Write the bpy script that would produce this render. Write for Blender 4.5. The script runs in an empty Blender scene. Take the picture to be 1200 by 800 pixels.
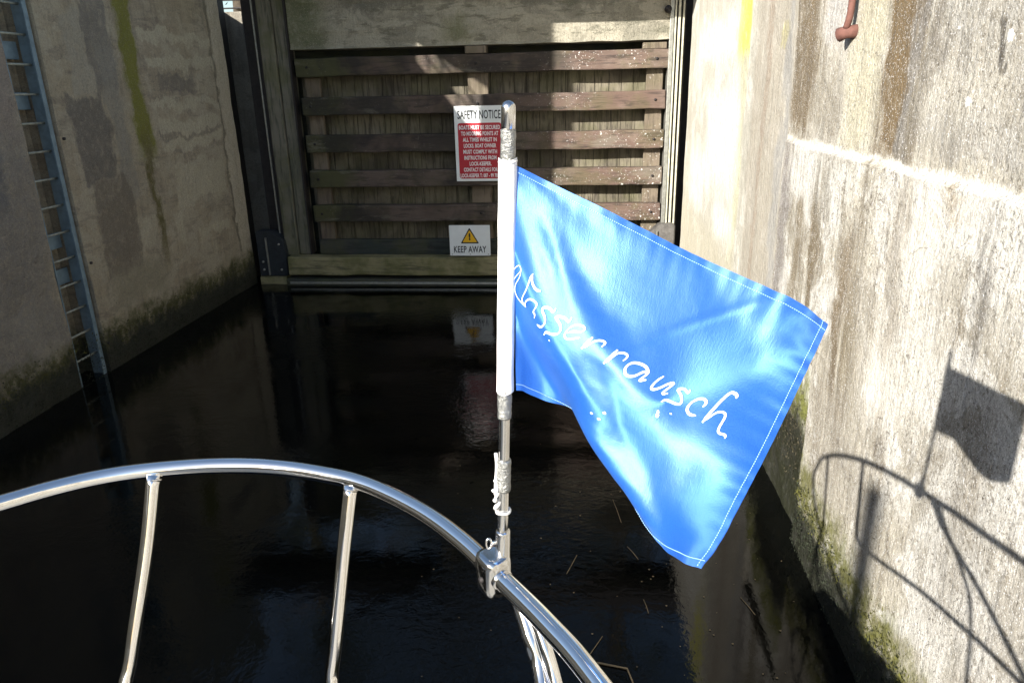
import bpy, bmesh, math, random
from mathutils import Vector, Matrix, noise
from math import radians, sin, cos, pi
R = random.Random(7)
scene = bpy.context.scene
COL = scene.collection

# ------------------------------------------------------------------ camera
PITCH, YAW, ROLL = radians(19.3), radians(5.7), radians(-1.3)
EYE = Vector((0, 0, 2.72)); CAM = EYE.copy()
Fv = Vector((-sin(YAW)*cos(PITCH), cos(YAW)*cos(PITCH), -sin(PITCH)))
R0 = Vector((cos(YAW), sin(YAW), 0)); U0 = R0.cross(Fv)
Rv = R0*cos(ROLL) + U0*sin(ROLL); Uv = U0*cos(ROLL) - R0*sin(ROLL)
cd = bpy.data.cameras.new('camera'); cam = bpy.data.objects.new('camera', cd); COL.objects.link(cam)
cam.matrix_world = Matrix(((Rv.x, Uv.x, -Fv.x, CAM.x), (Rv.y, Uv.y, -Fv.y, CAM.y), (Rv.z, Uv.z, -Fv.z, CAM.z), (0, 0, 0, 1)))
cd.sensor_width = 36; cd.lens = 850/1200*36; cd.clip_start = .02; cd.clip_end = 3000
scene.camera = cam

# ------------------------------------------------------------------ light
SUN_DIR = Vector((1, 1.28, -.648)).normalized()
elev = math.asin(-SUN_DIR.z); azim = math.atan2(-SUN_DIR.x, -SUN_DIR.y)
w = bpy.data.worlds.new('World'); scene.world = w; w.use_nodes = True
wn = w.node_tree; bg = wn.nodes['Background']
sky = wn.nodes.new('ShaderNodeTexSky'); sky.sky_type = 'NISHITA'; sky.sun_disc = False
sky.sun_elevation = elev; sky.sun_rotation = azim % (2*pi)
wn.links.new(sky.outputs[0], bg.inputs[0]); bg.inputs[1].default_value = .1
sl = bpy.data.lights.new('sun', 'SUN'); sl.energy = 5.0; sl.angle = radians(.5); sl.color = (1, .955, .88)
so = bpy.data.objects.new('sun', sl); COL.objects.link(so)
so.rotation_euler = SUN_DIR.to_track_quat('-Z', 'Y').to_euler()
scene.view_settings.view_transform = 'Standard'; scene.view_settings.look = 'None'
scene.view_settings.exposure = 1.12; scene.view_settings.gamma = 1
scene.view_settings.use_curve_mapping = False

def at(u, v, ax, val):
    r = Fv + Rv*((u-600)/850) - Uv*((v-400)/850)
    return EYE + r*((val-EYE[ax])/r[ax])

# ------------------------------------------------------------------ node helper
class NB:
    def __init__(s, name):
        s.m = bpy.data.materials.new(name); s.m.use_nodes = True; s.t = s.m.node_tree
        s.b = s.t.nodes['Principled BSDF']; s.out = s.t.nodes['Material Output']
    def L(s, a, b): s.t.links.new(a, b)
    def n(s, ty, **kw):
        x = s.t.nodes.new(ty)
        for k, v in kw.items(): setattr(x, k, v)
        return x
    def put(s, sock, v):
        if isinstance(v, bpy.types.NodeSocket): s.L(v, sock)
        else: sock.default_value = v
    def math(s, op, a, b=0., c=None, clamp=False):
        x = s.n('ShaderNodeMath', operation=op, use_clamp=clamp); s.put(x.inputs[0], a); s.put(x.inputs[1], b)
        if c is not None: s.put(x.inputs[2], c)
        return x.outputs[0]
    def ss(s, v, a, b, lo=0., hi=1.):
        x = s.n('ShaderNodeMapRange', interpolation_type='SMOOTHSTEP'); s.put(x.inputs[0], v)
        x.inputs[1].default_value = a; x.inputs[2].default_value = b; x.inputs[3].default_value = lo; x.inputs[4].default_value = hi
        return x.outputs[0]
    def noise(s, vec, scale, detail=4, rough=.6, dist=0., st=(1, 1, 1), off=(0, 0, 0)):
        mp = s.n('ShaderNodeMapping'); s.L(vec, mp.inputs[0]); mp.inputs['Scale'].default_value = st; mp.inputs['Location'].default_value = off
        x = s.n('ShaderNodeTexNoise'); s.L(mp.outputs[0], x.inputs['Vector']); x.inputs['Scale'].default_value = scale
        x.inputs['Detail'].default_value = detail; x.inputs['Roughness'].default_value = rough; x.inputs['Distortion'].default_value = dist
        return x.outputs[0]
    def mix(s, f, a, b, mode='MIX'):
        x = s.n('ShaderNodeMix', data_type='RGBA', blend_type=mode); s.put(x.inputs[0], f)
        for i, v in ((6, a), (7, b)):
            if isinstance(v, tuple) and len(v) == 3: v = v+(1,)
            s.put(x.inputs[i], v)
        return x.outputs[2]
    def pos(s): 
        g = s.n('ShaderNodeNewGeometry'); return g.outputs['Position']
    def obj(s): return s.n('ShaderNodeTexCoord').outputs['Object']
    def sep(s, v):
        x = s.n('ShaderNodeSeparateXYZ'); s.L(v, x.inputs[0]); return x.outputs
    def bump(s, h, strength, dist, chain=None):
        x = s.n('ShaderNodeBump'); x.inputs['Strength'].default_value = strength; x.inputs['Distance'].default_value = dist
        s.L(h, x.inputs['Height'])
        if chain: s.L(chain, x.inputs['Normal'])
        return x.outputs[0]
    def fin(s, color=None, rough=None, normal=None, metal=None, **kw):
        if color is not None: s.put(s.b.inputs['Base Color'], color+(1,) if isinstance(color, tuple) else color)
        if rough is not None: s.put(s.b.inputs['Roughness'], rough)
        if metal is not None: s.put(s.b.inputs['Metallic'], metal)
        if normal is not None: s.L(normal, s.b.inputs['Normal'])
        for k, v in kw.items(): s.put(s.b.inputs[k], v)
        return s.m

def patches(nb, col, a, z, P, warpA, warpZ, grain):
    """named stains of the wall: (a0,a1,z0,z1, soft_a, soft_z, colour, strength)"""
    for (a0, a1, z0, z1, sa, sz, c, k) in P:
        da = nb.math('ABSOLUTE', nb.math('SUBTRACT', warpA, (a0+a1)/2)); dz = nb.math('ABSOLUTE', nb.math('SUBTRACT', warpZ, (z0+z1)/2))
        ma = nb.ss(da, (a1-a0)/2-sa, (a1-a0)/2+sa, 1, 0); mz = nb.ss(dz, (z1-z0)/2-sz, (z1-z0)/2+sz, 1, 0)
        m = nb.math('MULTIPLY', nb.math('MULTIPLY', ma, mz), nb.math('MULTIPLY', grain, k), clamp=True)
        col = nb.mix(m, col, c)
    return col

def wall_mat(name, cA, cB, cDark, cLight, P, moss, streak=1., wet=.12, side='y', ragz=.22, ledge=False, spk=1., darkamt=.6, lightamt=.7, boards=0.):
    nb = NB(name); p = nb.pos(); s = nb.sep(p); A = s[1] if side == 'y' else s[0]; Z = s[2]
    big = nb.noise(p, .9, 5, .6, .4); med = nb.noise(p, 3.2, 6, .65, .3, off=(3, 1, 7)); fine = nb.noise(p, 38, 6, .75, off=(1, 5, 2))
    vs = nb.noise(p, 6.5, 5, .6, .25, st=(1, 1, .09) if side == 'y' else (1, 1, .09)); vs2 = nb.noise(p, 19, 4, .6, .1, st=(1, 1, .05), off=(4, 4, 4))
    hs = nb.noise(p, 4, 5, .7, .3, st=(.4, .4, 1.6), off=(8, 2, 1)); hs2 = nb.noise(p, 5, 5, .7, .3, st=(.5, .5, 1.9), off=(1, 6, 4))
    col = nb.mix(nb.ss(big, .36, .64), cA, cB)
    col = nb.mix(nb.math('MULTIPLY', nb.ss(med, .5, .7), lightamt), col, cLight)
    st = nb.math('MULTIPLY', nb.ss(vs, .5, .68), darkamt*streak)
    col = nb.mix(st, col, cDark)
    st2 = nb.math('MULTIPLY', nb.ss(vs2, .54, .7), .45*streak)
    col = nb.mix(st2, col, cDark)
    mo = nb.noise(p, 5.5, 7, .72, .8, off=(5, 8, 2)); col = nb.mix(nb.ss(mo, .52, .62, 0, .55*streak), col, tuple((a+b)/2 for a, b in zip(cA, cDark)))
    mo2 = nb.noise(p, 1.7, 6, .68, .6, off=(1, 2, 8)); col = nb.mix(nb.ss(mo2, .49, .55, 0, lightamt), col, cLight)
    if boards:
        col = nb.mix(nb.math('MULTIPLY', nb.ss(hs, .5, .62), boards), col, cLight); col = nb.mix(nb.math('MULTIPLY', nb.ss(hs2, .52, .62), boards*.8), col, cDark)
    wA = nb.math('MULTIPLY_ADD', nb.math('SUBTRACT', nb.noise(p, 2.6, 5, .6, .2, off=(9, 0, 0)), .5), .42, A)
    wZ = nb.math('MULTIPLY_ADD', nb.math('SUBTRACT', nb.noise(p, 3.1, 5, .65, .2, off=(0, 0, 9)), .5), .5, Z)
    # streak-like raggedness of the stains' own edges
    wA = nb.math('MULTIPLY_ADD', nb.math('SUBTRACT', vs2, .5), .12, wA)
    wZ = nb.math('MULTIPLY_ADD', nb.math('SUBTRACT', vs2, .5), ragz, wZ)
    grain = nb.ss(nb.noise(p, 13, 6, .75, .2, off=(2, 7, 3)), .28, .56, .45, 1.)
    col = patches(nb, col, A, Z, P, wA, wZ, grain)
    if spk > 1:
        v3 = nb.noise(p, 46, 6, .8, .9, off=(2, 2, 9)); cl3 = nb.ss(nb.noise(p, 1.3, 5, .65, .4, off=(4, 1, 6)), .45, .55)
        col = nb.mix(nb.math('MULTIPLY', nb.math('MULTIPLY', nb.ss(v3, .52, .60), cl3), .7), col, (.10, .085, .06))
        ck = nb.n('ShaderNodeTexVoronoi', feature='DISTANCE_TO_EDGE'); wv = nb.n('ShaderNodeVectorMath', operation='ADD'); nt = nb.n('ShaderNodeTexNoise'); nb.L(p, nt.inputs['Vector']); nt.inputs['Scale'].default_value = 3; nt.inputs['Detail'].default_value = 6
        nb.L(p, wv.inputs[0]); nb.L(nt.outputs['Color'], wv.inputs[1]); nb.L(wv.outputs[0], ck.inputs['Vector']); ck.inputs['Scale'].default_value = .9
        col = nb.mix(nb.math('MULTIPLY', nb.ss(ck.outputs['Distance'], .002, .007, 1, 0), nb.ss(mo, .45, .55, 0, .7)), col, (.12, .10, .08))
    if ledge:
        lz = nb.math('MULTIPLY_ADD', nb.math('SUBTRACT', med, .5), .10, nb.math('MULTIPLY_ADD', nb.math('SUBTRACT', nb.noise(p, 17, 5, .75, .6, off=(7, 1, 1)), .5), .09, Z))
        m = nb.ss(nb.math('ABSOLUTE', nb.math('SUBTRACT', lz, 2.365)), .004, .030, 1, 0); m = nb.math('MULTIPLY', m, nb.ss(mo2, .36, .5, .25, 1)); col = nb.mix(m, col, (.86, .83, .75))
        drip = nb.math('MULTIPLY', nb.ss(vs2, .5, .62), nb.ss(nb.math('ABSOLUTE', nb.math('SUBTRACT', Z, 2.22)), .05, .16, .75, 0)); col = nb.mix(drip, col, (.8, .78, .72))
    # fine mottling, pits
    col = nb.mix(nb.ss(fine, .3, .7, .0, .55), col, nb.mix(.6, col, cDark))
    pit = nb.noise(p, 85, 3, .6, off=(5, 5, 5)); patch = nb.ss(nb.noise(p, 2.1, 3, .5, off=(6, 3, 3)), .42, .62)
    pits = nb.math('MULTIPLY', nb.math('MULTIPLY', nb.ss(pit, .63, .7), patch), .85*spk)
    col = nb.mix(pits, col, tuple(c*.28 for c in cDark))
    v = nb.n('ShaderNodeTexVoronoi'); nb.L(p, v.inputs['Vector']); v.inputs['Scale'].default_value = 26
    agg = nb.math('MULTIPLY', nb.ss(v.outputs['Distance'], .12, .28, 1, 0), nb.math('MULTIPLY', nb.ss(med, .42, .55), .3*spk))
    col = nb.mix(agg, col, tuple(c*.6 for c in cDark))
    sp2 = nb.noise(p, 130, 2, .5, off=(8, 1, 1)); col = nb.mix(nb.math('MULTIPLY', nb.ss(sp2, .6, .68), .5*spk), col, tuple(min(1, c*1.25) for c in cLight))
    gr2 = nb.noise(p, 210, 2, .7, off=(3, 1, 4)); col = nb.mix(nb.ss(gr2, .42, .62, 0, .45), col, nb.mix(.75, col, cDark))
    # moss and wet band above the water: height varies along the wall
    h0, h1, mossc, wetc = moss
    hn = nb.math('MULTIPLY_ADD', nb.math('SUBTRACT', nb.noise(p, 3.5, 6, .7, .3, off=(2, 2, 0)), .5), .55, Z)
    hn = nb.math('MULTIPLY_ADD', nb.math('SUBTRACT', fine, .5), .25, hn)
    if callable(h0): base = h0(nb, A); hn = nb.math('SUBTRACT', hn, base); t = 0.
    else: t = h0
    mg = nb.ss(nb.noise(p, 9, 6, .7, off=(1, 9, 1)), .3, .62)
    col = nb.mix(nb.math('MULTIPLY', nb.ss(hn, t, t+.22, 1, 0), nb.ss(mg, 0, 1, .35, .95)), col, mossc)
    col = nb.mix(nb.ss(hn, t-h1, t-h1+.2, .93, 0), col, nb.mix(nb.ss(fine, .5, .68), wetc, tuple(c*3.2 for c in wetc)))
    hgt = nb.math('ADD', nb.math('MULTIPLY', fine, .5), nb.math('ADD', nb.math('MULTIPLY', med, 1.0), nb.math('MULTIPLY', pits, -.6)))
    hgt = nb.math('ADD', hgt, nb.math('MULTIPLY', vs2, .45))
    n1 = nb.bump(hgt, 1., .03)
    wz = nb.ss(hn, t-.3, t, .45, .92)
    return nb.fin(col, wz, n1)

def simple(name, color, rough, metal=0., nscale=0, namt=.0, bump=0., spec=.5):
    nb = NB(name); p = nb.obj(); c = color; nrm = None
    if nscale:
        q = nb.noise(p, nscale, 5, .65, .2)
        c = nb.mix(nb.ss(q, .3, .7, 0, namt), color, tuple(x*.35 for x in color))
        if bump: nrm = nb.bump(q, bump, .01)
    return nb.fin(c, rough, nrm, metal, **{'Specular IOR Level': spec})

# ------------------------------------------------------------------ mesh helpers
def link(name, me, mat, parent=None, smooth=False):
    o = bpy.data.objects.new(name, me); COL.objects.link(o)
    if mat: me.materials.append(mat)
    if smooth:
        for f in me.polygons: f.use_smooth = True
    if parent: o.parent = parent
    return o
def from_bm(name, bm, mat, parent=None, smooth=False):
    me = bpy.data.meshes.new(name); bm.to_mesh(me); bm.free(); return link(name, me, mat, parent, smooth)
def tag(o, label, cat, group=None, kind=None):
    if label: o['label'] = label
    if cat: o['category'] = cat
    if group: o['group'] = group
    if kind: o['kind'] = kind
    return o
def empty(name, loc, label, cat, group=None):
    o = bpy.data.objects.new(name, None); COL.objects.link(o); o.location = loc; o.empty_display_size = .1
    return tag(o, label, cat, group)
def abox(bm, x0, x1, y0, y1, z0, z1, bev=0., jit=0., seg=0):
    """box, optionally bevelled and cut along its length so that its edges can wander"""
    t = bmesh.new(); bmesh.ops.create_cube(t, size=1)
    for v in t.verts:
        v.co = Vector(((x0+x1)/2+v.co.x*(x1-x0), (y0+y1)/2+v.co.y*(y1-y0), (z0+z1)/2+v.co.z*(z1-z0)))
    if seg:
        d = [x1-x0, y1-y0, z1-z0]; ax = d.index(max(d)); n = Vector((0, 0, 0)); n[ax] = 1
        for k in range(1, seg):
            c = Vector((x0, y0, z0)); c[ax] += d[ax]*k/seg
            bmesh.ops.bisect_plane(t, geom=t.verts[:]+t.edges[:]+t.faces[:], plane_co=c, plane_no=n)
    if bev:
        es = [e for e in t.edges if len(e.link_faces) == 2 and e.calc_face_angle(0) > .5]
        bmesh.ops.bevel(t, geom=es, offset=bev, segments=2, affect='EDGES', profile=.6)
    if jit:
        for v in t.verts:
            v.co += Vector(noise.noise_vector(v.co*2.3+Vector((x0, z0, 3))))*jit + Vector(noise.noise_vector(v.co*11))*jit*.35
    me = bpy.data.meshes.new('t'); t.to_mesh(me); t.free(); bm.from_mesh(me); bpy.data.meshes.remove(me)
def box(name, x0, x1, y0, y1, z0, z1, mat, parent=None, **k):
    bm = bmesh.new(); o = parent.location if parent else Vector((0, 0, 0))
    abox(bm, x0-o.x, x1-o.x, y0-o.y, y1-o.y, z0-o.z, z1-o.z, **k); return from_bm(name, bm, mat, parent)
def catmull(P, n=8):
    P = [Vector(p) for p in P]; Q = [2*P[0]-P[1]]+P+[2*P[-1]-P[-2]]; out = []
    for i in range(1, len(Q)-2):
        a, b, c, d = Q[i-1:i+3]
        for k in range(n):
            t = k/n; out.append(.5*(2*b+(c-a)*t+(2*a-5*b+4*c-d)*t*t+(3*b-a-3*c+d)*t**3))
    out.append(P[-1]); return out
def tube(bm, P, r, n=24, cap=True, wob=0.):
    P = [Vector(p) for p in P]; rs = r if isinstance(r, (list, tuple)) else [r]*len(P)
    T = [(P[min(i+1, len(P)-1)]-P[max(i-1, 0)]).normalized() for i in range(len(P))]
    u = T[0].orthogonal().normalized(); rings = []
    for i, p in enumerate(P):
        u = (u-T[i]*u.dot(T[i])).normalized(); v = T[i].cross(u)
        ring = []
        for k in range(n):
            a = 2*pi*k/n; rr = rs[i]*(1+(wob*noise.noise(Vector((cos(a)*2, sin(a)*2, i*.7+p.z*40))) if wob else 0))
            ring.append(bm.verts.new(p+(u*cos(a)+v*sin(a))*rr))
        rings.append(ring)
    for a, b in zip(rings, rings[1:]):
        for k in range(n): bm.faces.new((a[k], a[(k+1) % n], b[(k+1) % n], b[k]))
    if cap: bm.faces.new(rings[0][::-1]); bm.faces.new(rings[-1])
def tube_obj(name, P, r, mat, parent=None, n=24, loc=None, wob=0.):
    o = parent.location if parent else Vector((0, 0, 0)); bm = bmesh.new(); tube(bm, [Vector(p)-o for p in P], r, n, True, wob)
    return from_bm(name, bm, mat, parent, True)

# ------------------------------------------------------------------ materials
MOSSG = (.10, .115, .018); WET = (.010, .011, .009)
def mossR(nb, A):   # the mossy band stands higher up the wall past the pour joint
    return nb.math('MULTIPLY_ADD', nb.ss(A, 5.0, 5.5), -.62, nb.ss(A, 4.0, 4.12, .42, .92))
WHT = (.86, .85, .80); BRN = (.17, .125, .07); CRM = (.60, .55, .40); GRY = (.27, .265, .25); YEL = (.72, .70, .08); DGR = (.13, .12, .105)
PR_up = [  # upper, older grey face
    (4.72, 5.18, 2.36, 4.1, .10, .1, BRN, 1.05), (4.18, 4.62, 2.9, 4.1, .08, .1, (.62, .6, .58), .9), (4.15, 4.68, 2.36, 2.8, .1, .15, (.36, .33, .27), .9),
    (3.72, 4.12, 2.36, 4.1, .1, .1, (.66, .62, .46), .95), (3.38, 3.64, 2.40, 4.1, .05, .15, (.17, .11, .045), 1.25), (3.12, 3.22, 2.5, 4.1, .03, .15, (.19, .17, .14), 1.0), (2.3, 2.45, 2.4, 3.3, .04, .2, (.20, .18, .14), .9), (2.85, 2.95, 2.38, 2.6, .03, .06, (.2, .17, .12), .9),
    (3.28, 3.40, 2.36, 4.1, .04, .1, (.22, .21, .20), .9), (2.2, 3.15, 2.36, 4.1, .15, .1, (.46, .45, .42), .6),
    (2.55, 3.2, 2.6, 2.8, .12, .08, (.72, .68, .58), .5), (2.35, 3.1, 2.34, 2.44, .2, .04, (.6, .56, .46), .7),
    (2.655, 2.70, 2.76, 2.90, .015, .03, (.08, .08, .08), 1.1)]
PR_low = [(4.2, 4.34, 1.2, 2.1, .04, .15, (.17, .13, .075), 1.1), (3.66, 3.78, 1.1, 1.95, .04, .2, (.16, .12, .07), 1.1), (3.0, 3.1, .9, 1.9, .03, .2, (.22, .19, .14), .9), (2.25, 2.4, .9, 1.7, .04, .2, (.26, .23, .18), .8),
    (4.88, 5.16, .9, 2.36, .06, .2, (.30, .28, .27), 1.0), (4.52, 4.74, .9, 2.25, .06, .3, (.19, .15, .09), .9), (4.45, 4.9, 2.05, 2.36, .08, .1, WHT, .8),
    (3.95, 4.4, 1.95, 2.36, .12, .12, (.28, .26, .21), .7), (3.55, 3.85, 1.55, 2.0, .12, .2, (.22, .17, .11), .8), (3.35, 3.6, 1.2, 1.7, .1, .2, (.2, .16, .09), .7),
    (2.7, 3.35, 1.3, 2.36, .2, .2, (.84, .81, .73), .9), (3.9, 4.1, 1.9, 2.36, .03, .15, (.87, .86, .8), .9), (3.1, 3.25, 1.6, 2.3, .03, .15, (.4, .36, .3), .8), (2.42, 2.56, 1.85, 2.25, .05, .12, (.16, .155, .15), .8), (2.1, 2.42, 1.9, 2.3, .1, .15, (.85, .83, .76), .7),
    (2.72, 2.8, 2.28, 2.36, .04, .04, (.5, .36, .2), .6), (1.6, 2.6, .6, 1.5, .3, .3, (.55, .53, .49), .6), (3.0, 4.0, .6, 1.15, .3, .2, (.36, .33, .28), .7)]
PR_mid = [  # wall past the joint, toward the gate
    (6.75, 7.2, 2.95, 4.1, .05, .15, YEL, 1.2), (6.7, 7.1, 1.2, 2.95, .08, .3, (.62, .6, .30), .55), (5.42, 5.62, 2.92, 3.08, .03, .04, YEL, 1.4),
    (5.2, 6.35, .8, 4.1, .08, .2, (.40, .355, .29), .85), (5.85, 6.0, .8, 4.1, .04, .2, (.3, .22, .16), .6), (5.28, 5.42, .8, 4.1, .05, .2, (.34, .34, .34), .8),
    (6.9, 8.6, 1.7, 2.65, .25, .25, WHT, .95), (7.2, 9.6, 2.95, 3.35, .3, .12, WHT, .8), (6.9, 7.9, 1.25, 1.55, .15, .12, WHT, .8), (8.6, 9.6, 1.3, 1.9, .2, .1, WHT, .7),
    (6.7, 10.4, .4, 1.2, .2, .2, (.55, .50, .36), .7)]
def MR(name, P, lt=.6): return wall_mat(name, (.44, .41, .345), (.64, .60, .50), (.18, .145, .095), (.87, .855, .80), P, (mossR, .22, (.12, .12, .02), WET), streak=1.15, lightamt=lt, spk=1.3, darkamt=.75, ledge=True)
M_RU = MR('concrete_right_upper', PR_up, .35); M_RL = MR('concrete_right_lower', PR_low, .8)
M_RM = wall_mat('concrete_right_far', (.52, .50, .43), (.60, .58, .50), (.30, .27, .21), (.82, .80, .74), PR_mid, (mossR, .3, (.16, .17, .02), WET), streak=.5, lightamt=.5, spk=.6)
LLT = (.56, .50, .36); LDK = (.12, .10, .085)
PL = [(7.90, 8.2, 2.15, 4.1, .07, .3, (.20, .20, .012), 1.5), (8.0, 8.12, .9, 2.3, .03, .3, (.13, .11, .02), 1.0), (9.95, 10.4, .6, 4.1, .03, .2, (.62, .55, .41), .95), (9.88, 9.94, .6, 4.1, .015, .2, (.12, .11, .07), .8),
      (8.3, 9.9, 3.30, 3.43, .04, .015, LLT, .95), (8.4, 9.9, 3.02, 3.17, .04, .015, LLT, 1.), (8.35, 9.9, 2.56, 2.67, .05, .015, LLT, .9), (8.4, 9.85, 2.10, 2.43, .04, .02, LLT, 1.), (8.5, 9.8, 1.42, 1.95, .05, .03, LLT, 1.), (8.9, 9.8, .95, 1.08, .05, .02, LLT, .9), (8.35, 8.6, 1.05, 1.4, .03, .03, LLT, .8), (8.5, 9.3, 2.75, 2.95, .08, .03, (.17, .15, .13), .8), (8.3, 9.85, 2.24, 2.29, .06, .015, (.19, .165, .13), .7),
      (7.0, 7.35, 2.8, 3.5, .02, .04, (.42, .38, .29), .9), (7.35, 7.75, 2.75, 3.9, .02, .06, (.19, .175, .155), .8), (7.5, 7.75, 1.7, 3.3, .05, .15, (.30, .28, .23), .8),
      (6.85, 7.45, 1.9, 2.75, .03, .03, (.15, .135, .115), .9), (6.95, 7.6, .9, 1.9, .03, .04, (.18, .15, .11), .85), (7.0, 8.0, .55, .95, .15, .08, (.30, .27, .18), .8), (7.6, 7.95, 1.1, 1.45, .06, .06, LLT, .7),
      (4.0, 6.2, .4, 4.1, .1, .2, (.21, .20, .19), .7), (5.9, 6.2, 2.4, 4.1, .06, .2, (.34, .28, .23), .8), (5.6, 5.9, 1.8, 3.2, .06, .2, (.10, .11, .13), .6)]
M_L = wall_mat('concrete_left', (.38, .315, .22), (.46, .39, .265), LDK, (.50, .44, .32), PL, (.36, .16, (.06, .062, .014), (.014, .016, .012)), streak=.55, spk=.9, lightamt=.75, ragz=.05, boards=.45)
M_C = wall_mat('concrete_plain', (.27, .25, .21), (.35, .32, .26), (.12, .105, .085), (.42, .39, .32), [], (-2., .1, MOSSG, WET), side='x', streak=.8)
M_LIN = wall_mat('concrete_lintel', (.27, .25, .20), (.36, .33, .26), (.13, .125, .09), (.48, .44, .35),
                 [(-4.3, -3.5, 3.2, 4.2, .2, .2, (.10, .12, .04), .8), (-3.4, 1.2, 3.78, 3.95, .3, .04, (.14, .13, .11), .7), (-1.9, -1.5, 3.3, 3.6, .15, .1, (.16, .17, .07), .7)],
                 (-2., .1, MOSSG, WET), side='x', streak=.3, boards=.9, lightamt=.8)

def timber(name, cA, cB, dark, green=0., speck=0., ax=0, gx=None):
    nb = NB(name); p = nb.pos(); s = nb.sep(p)
    st = [(1, 1, 1), (1, 1, 1)]; sc = (.12, 1, 1) if ax == 0 else (1, 1, .1)
    g = nb.noise(p, 22, 5, .65, .5, st=sc); b = nb.noise(p, 1.6, 4, .6, .3, off=(4, 0, 2)); f = nb.noise(p, 60, 4, .7, st=sc)
    c = nb.mix(nb.ss(b, .38, .62), cA, cB)
    c = nb.mix(nb.ss(g, .46, .66, 0, .8), c, dark)
    if green:
        gm = nb.ss(nb.noise(p, 2.5, 5, .65, .3, off=(1, 1, 1)), .42, .62)
        if gx is not None: gm = nb.math('ADD', nb.math('MULTIPLY', gm, .35), nb.ss(nb.math('MULTIPLY_ADD', b, .5, s[0]), gx, gx+.3, 1, 0), clamp=True)
        c = nb.mix(nb.math('MULTIPLY', gm, green), c, (.085, .09, .022))
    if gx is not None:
        dk = nb.ss(nb.noise(p, 1.1, 4, .65, .4, off=(7, 7, 1)), .42, .6, 0, .8); c = nb.mix(nb.ss(s[0], -.9, .1, .45, 0), c, (.03, .026, .02)); c = nb.mix(nb.math('MULTIPLY', dk, nb.ss(s[0], -.6, .2, 1, .2)), c, (.018, .015, .013))  # dark stains; the shaded left part of the beams is also darkened in the colour
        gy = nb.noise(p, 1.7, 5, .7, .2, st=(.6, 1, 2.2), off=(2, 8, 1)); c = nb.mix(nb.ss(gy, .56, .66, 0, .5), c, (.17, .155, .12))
    if speck:
        v = nb.noise(p, 26, 3, .6, off=(3, 3, 8)); area = nb.ss(nb.noise(p, 1.8, 2, .5, off=(0, 5, 5)), .4, .6)
        area = nb.math('MULTIPLY', area, nb.ss(s[0], -1.0, .3, .08, 1.)); v2 = nb.noise(p, 55, 3, .6, off=(3, 3, 1)); v = nb.math('MAXIMUM', v, nb.math('SUBTRACT', v2, .03)); c = nb.mix(nb.math('MULTIPLY', nb.math('MULTIPLY', nb.ss(v, .62, .68), area), speck), c, (.72, .70, .66))
    n1 = nb.bump(nb.math('ADD', g, nb.math('MULTIPLY', f, .5)), .8, .012)
    return nb.fin(c, .82, n1)
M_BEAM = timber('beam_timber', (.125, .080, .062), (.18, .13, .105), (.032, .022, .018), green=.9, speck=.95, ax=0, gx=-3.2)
M_PLANK = timber('plank_timber', (.20, .175, .125), (.10, .085, .062), (.035, .028, .02), green=.3, ax=2)
M_POST = timber('post_timber', (.12, .115, .08), (.17, .155, .12), (.045, .05, .035), green=.45, ax=2)
M_STILE = timber('upright_timber', (.14, .11, .08), (.19, .15, .11), (.08, .06, .045), green=.2, speck=.5, ax=2)
M_SILL = timber('sill_timber', (.22, .20, .10), (.27, .24, .13), (.09, .085, .05), green=.6, ax=0)
M_LBEAM = timber('low_beam_timber', (.05, .05, .045), (.03, .04, .035), (.015, .02, .015), green=.3, ax=0)
M_STEELD = simple('dark_steel', (.035, .03, .03), .6, .3, 14, .6, .5)
M_RED = simple('red_oxide_steel', (.13, .045, .03), .75, .0, 10, .6, .4)
M_GALV = simple('galvanised_steel', (.42, .42, .38), .42, .7, 18, .5, .3)
M_GALVL = simple('pale_galvanised_steel', (.62, .60, .48), .5, .25, 12, .6, .3)
M_BLUE = simple('blue_grey_paint', (.21, .29, .34), .5, .1, 12, .45, .2)
M_RUNG = simple('rung_steel', (.42, .43, .36), .6, .2, 20, .6, .3)
M_RUST = simple('rust', (.17, .075, .058), .85, 0, 40, .35, .5)
M_RUBBER = simple('black_rubber', (.012, .012, .013), .6, 0, 20, .3)
def chrome(name, base=.74, rough=.07, streak=True):
    nb = NB(name); p = nb.obj(); f = nb.noise(p, 400, 3, .6); b = nb.noise(p, 30, 4, .6)
    r = nb.math('MULTIPLY_ADD', nb.ss(b, .4, .7), .06, rough)
    return nb.fin((base, base*.985, base*.96), r, nb.bump(f, .05, .0004), 1.)
M_CHROME = chrome('polished_stainless', .92, .06); M_STAFF = chrome('brushed_stainless', .72, .16); M_CAST = chrome('cast_stainless', .7, .13)
def tape_mat():
    nb = NB('silver_tape'); p = nb.obj(); q = nb.noise(p, 110, 5, .6, 1.2, st=(1, 1, 2.4))
    return nb.fin((.36, .36, .34), .38, nb.bump(q, .9, .004), .8)
M_TAPE = tape_mat()
def cloth_white():
    nb = NB('white_cloth'); p = nb.obj(); q = nb.noise(p, 60, 4, .6)
    return nb.fin((.86, .85, .83), .8, nb.bump(q, .35, .003))
M_WHITE = cloth_white(); M_CORD = simple('white_cord', (.84, .83, .8), .7, 0, 200, .2, .5)
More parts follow.
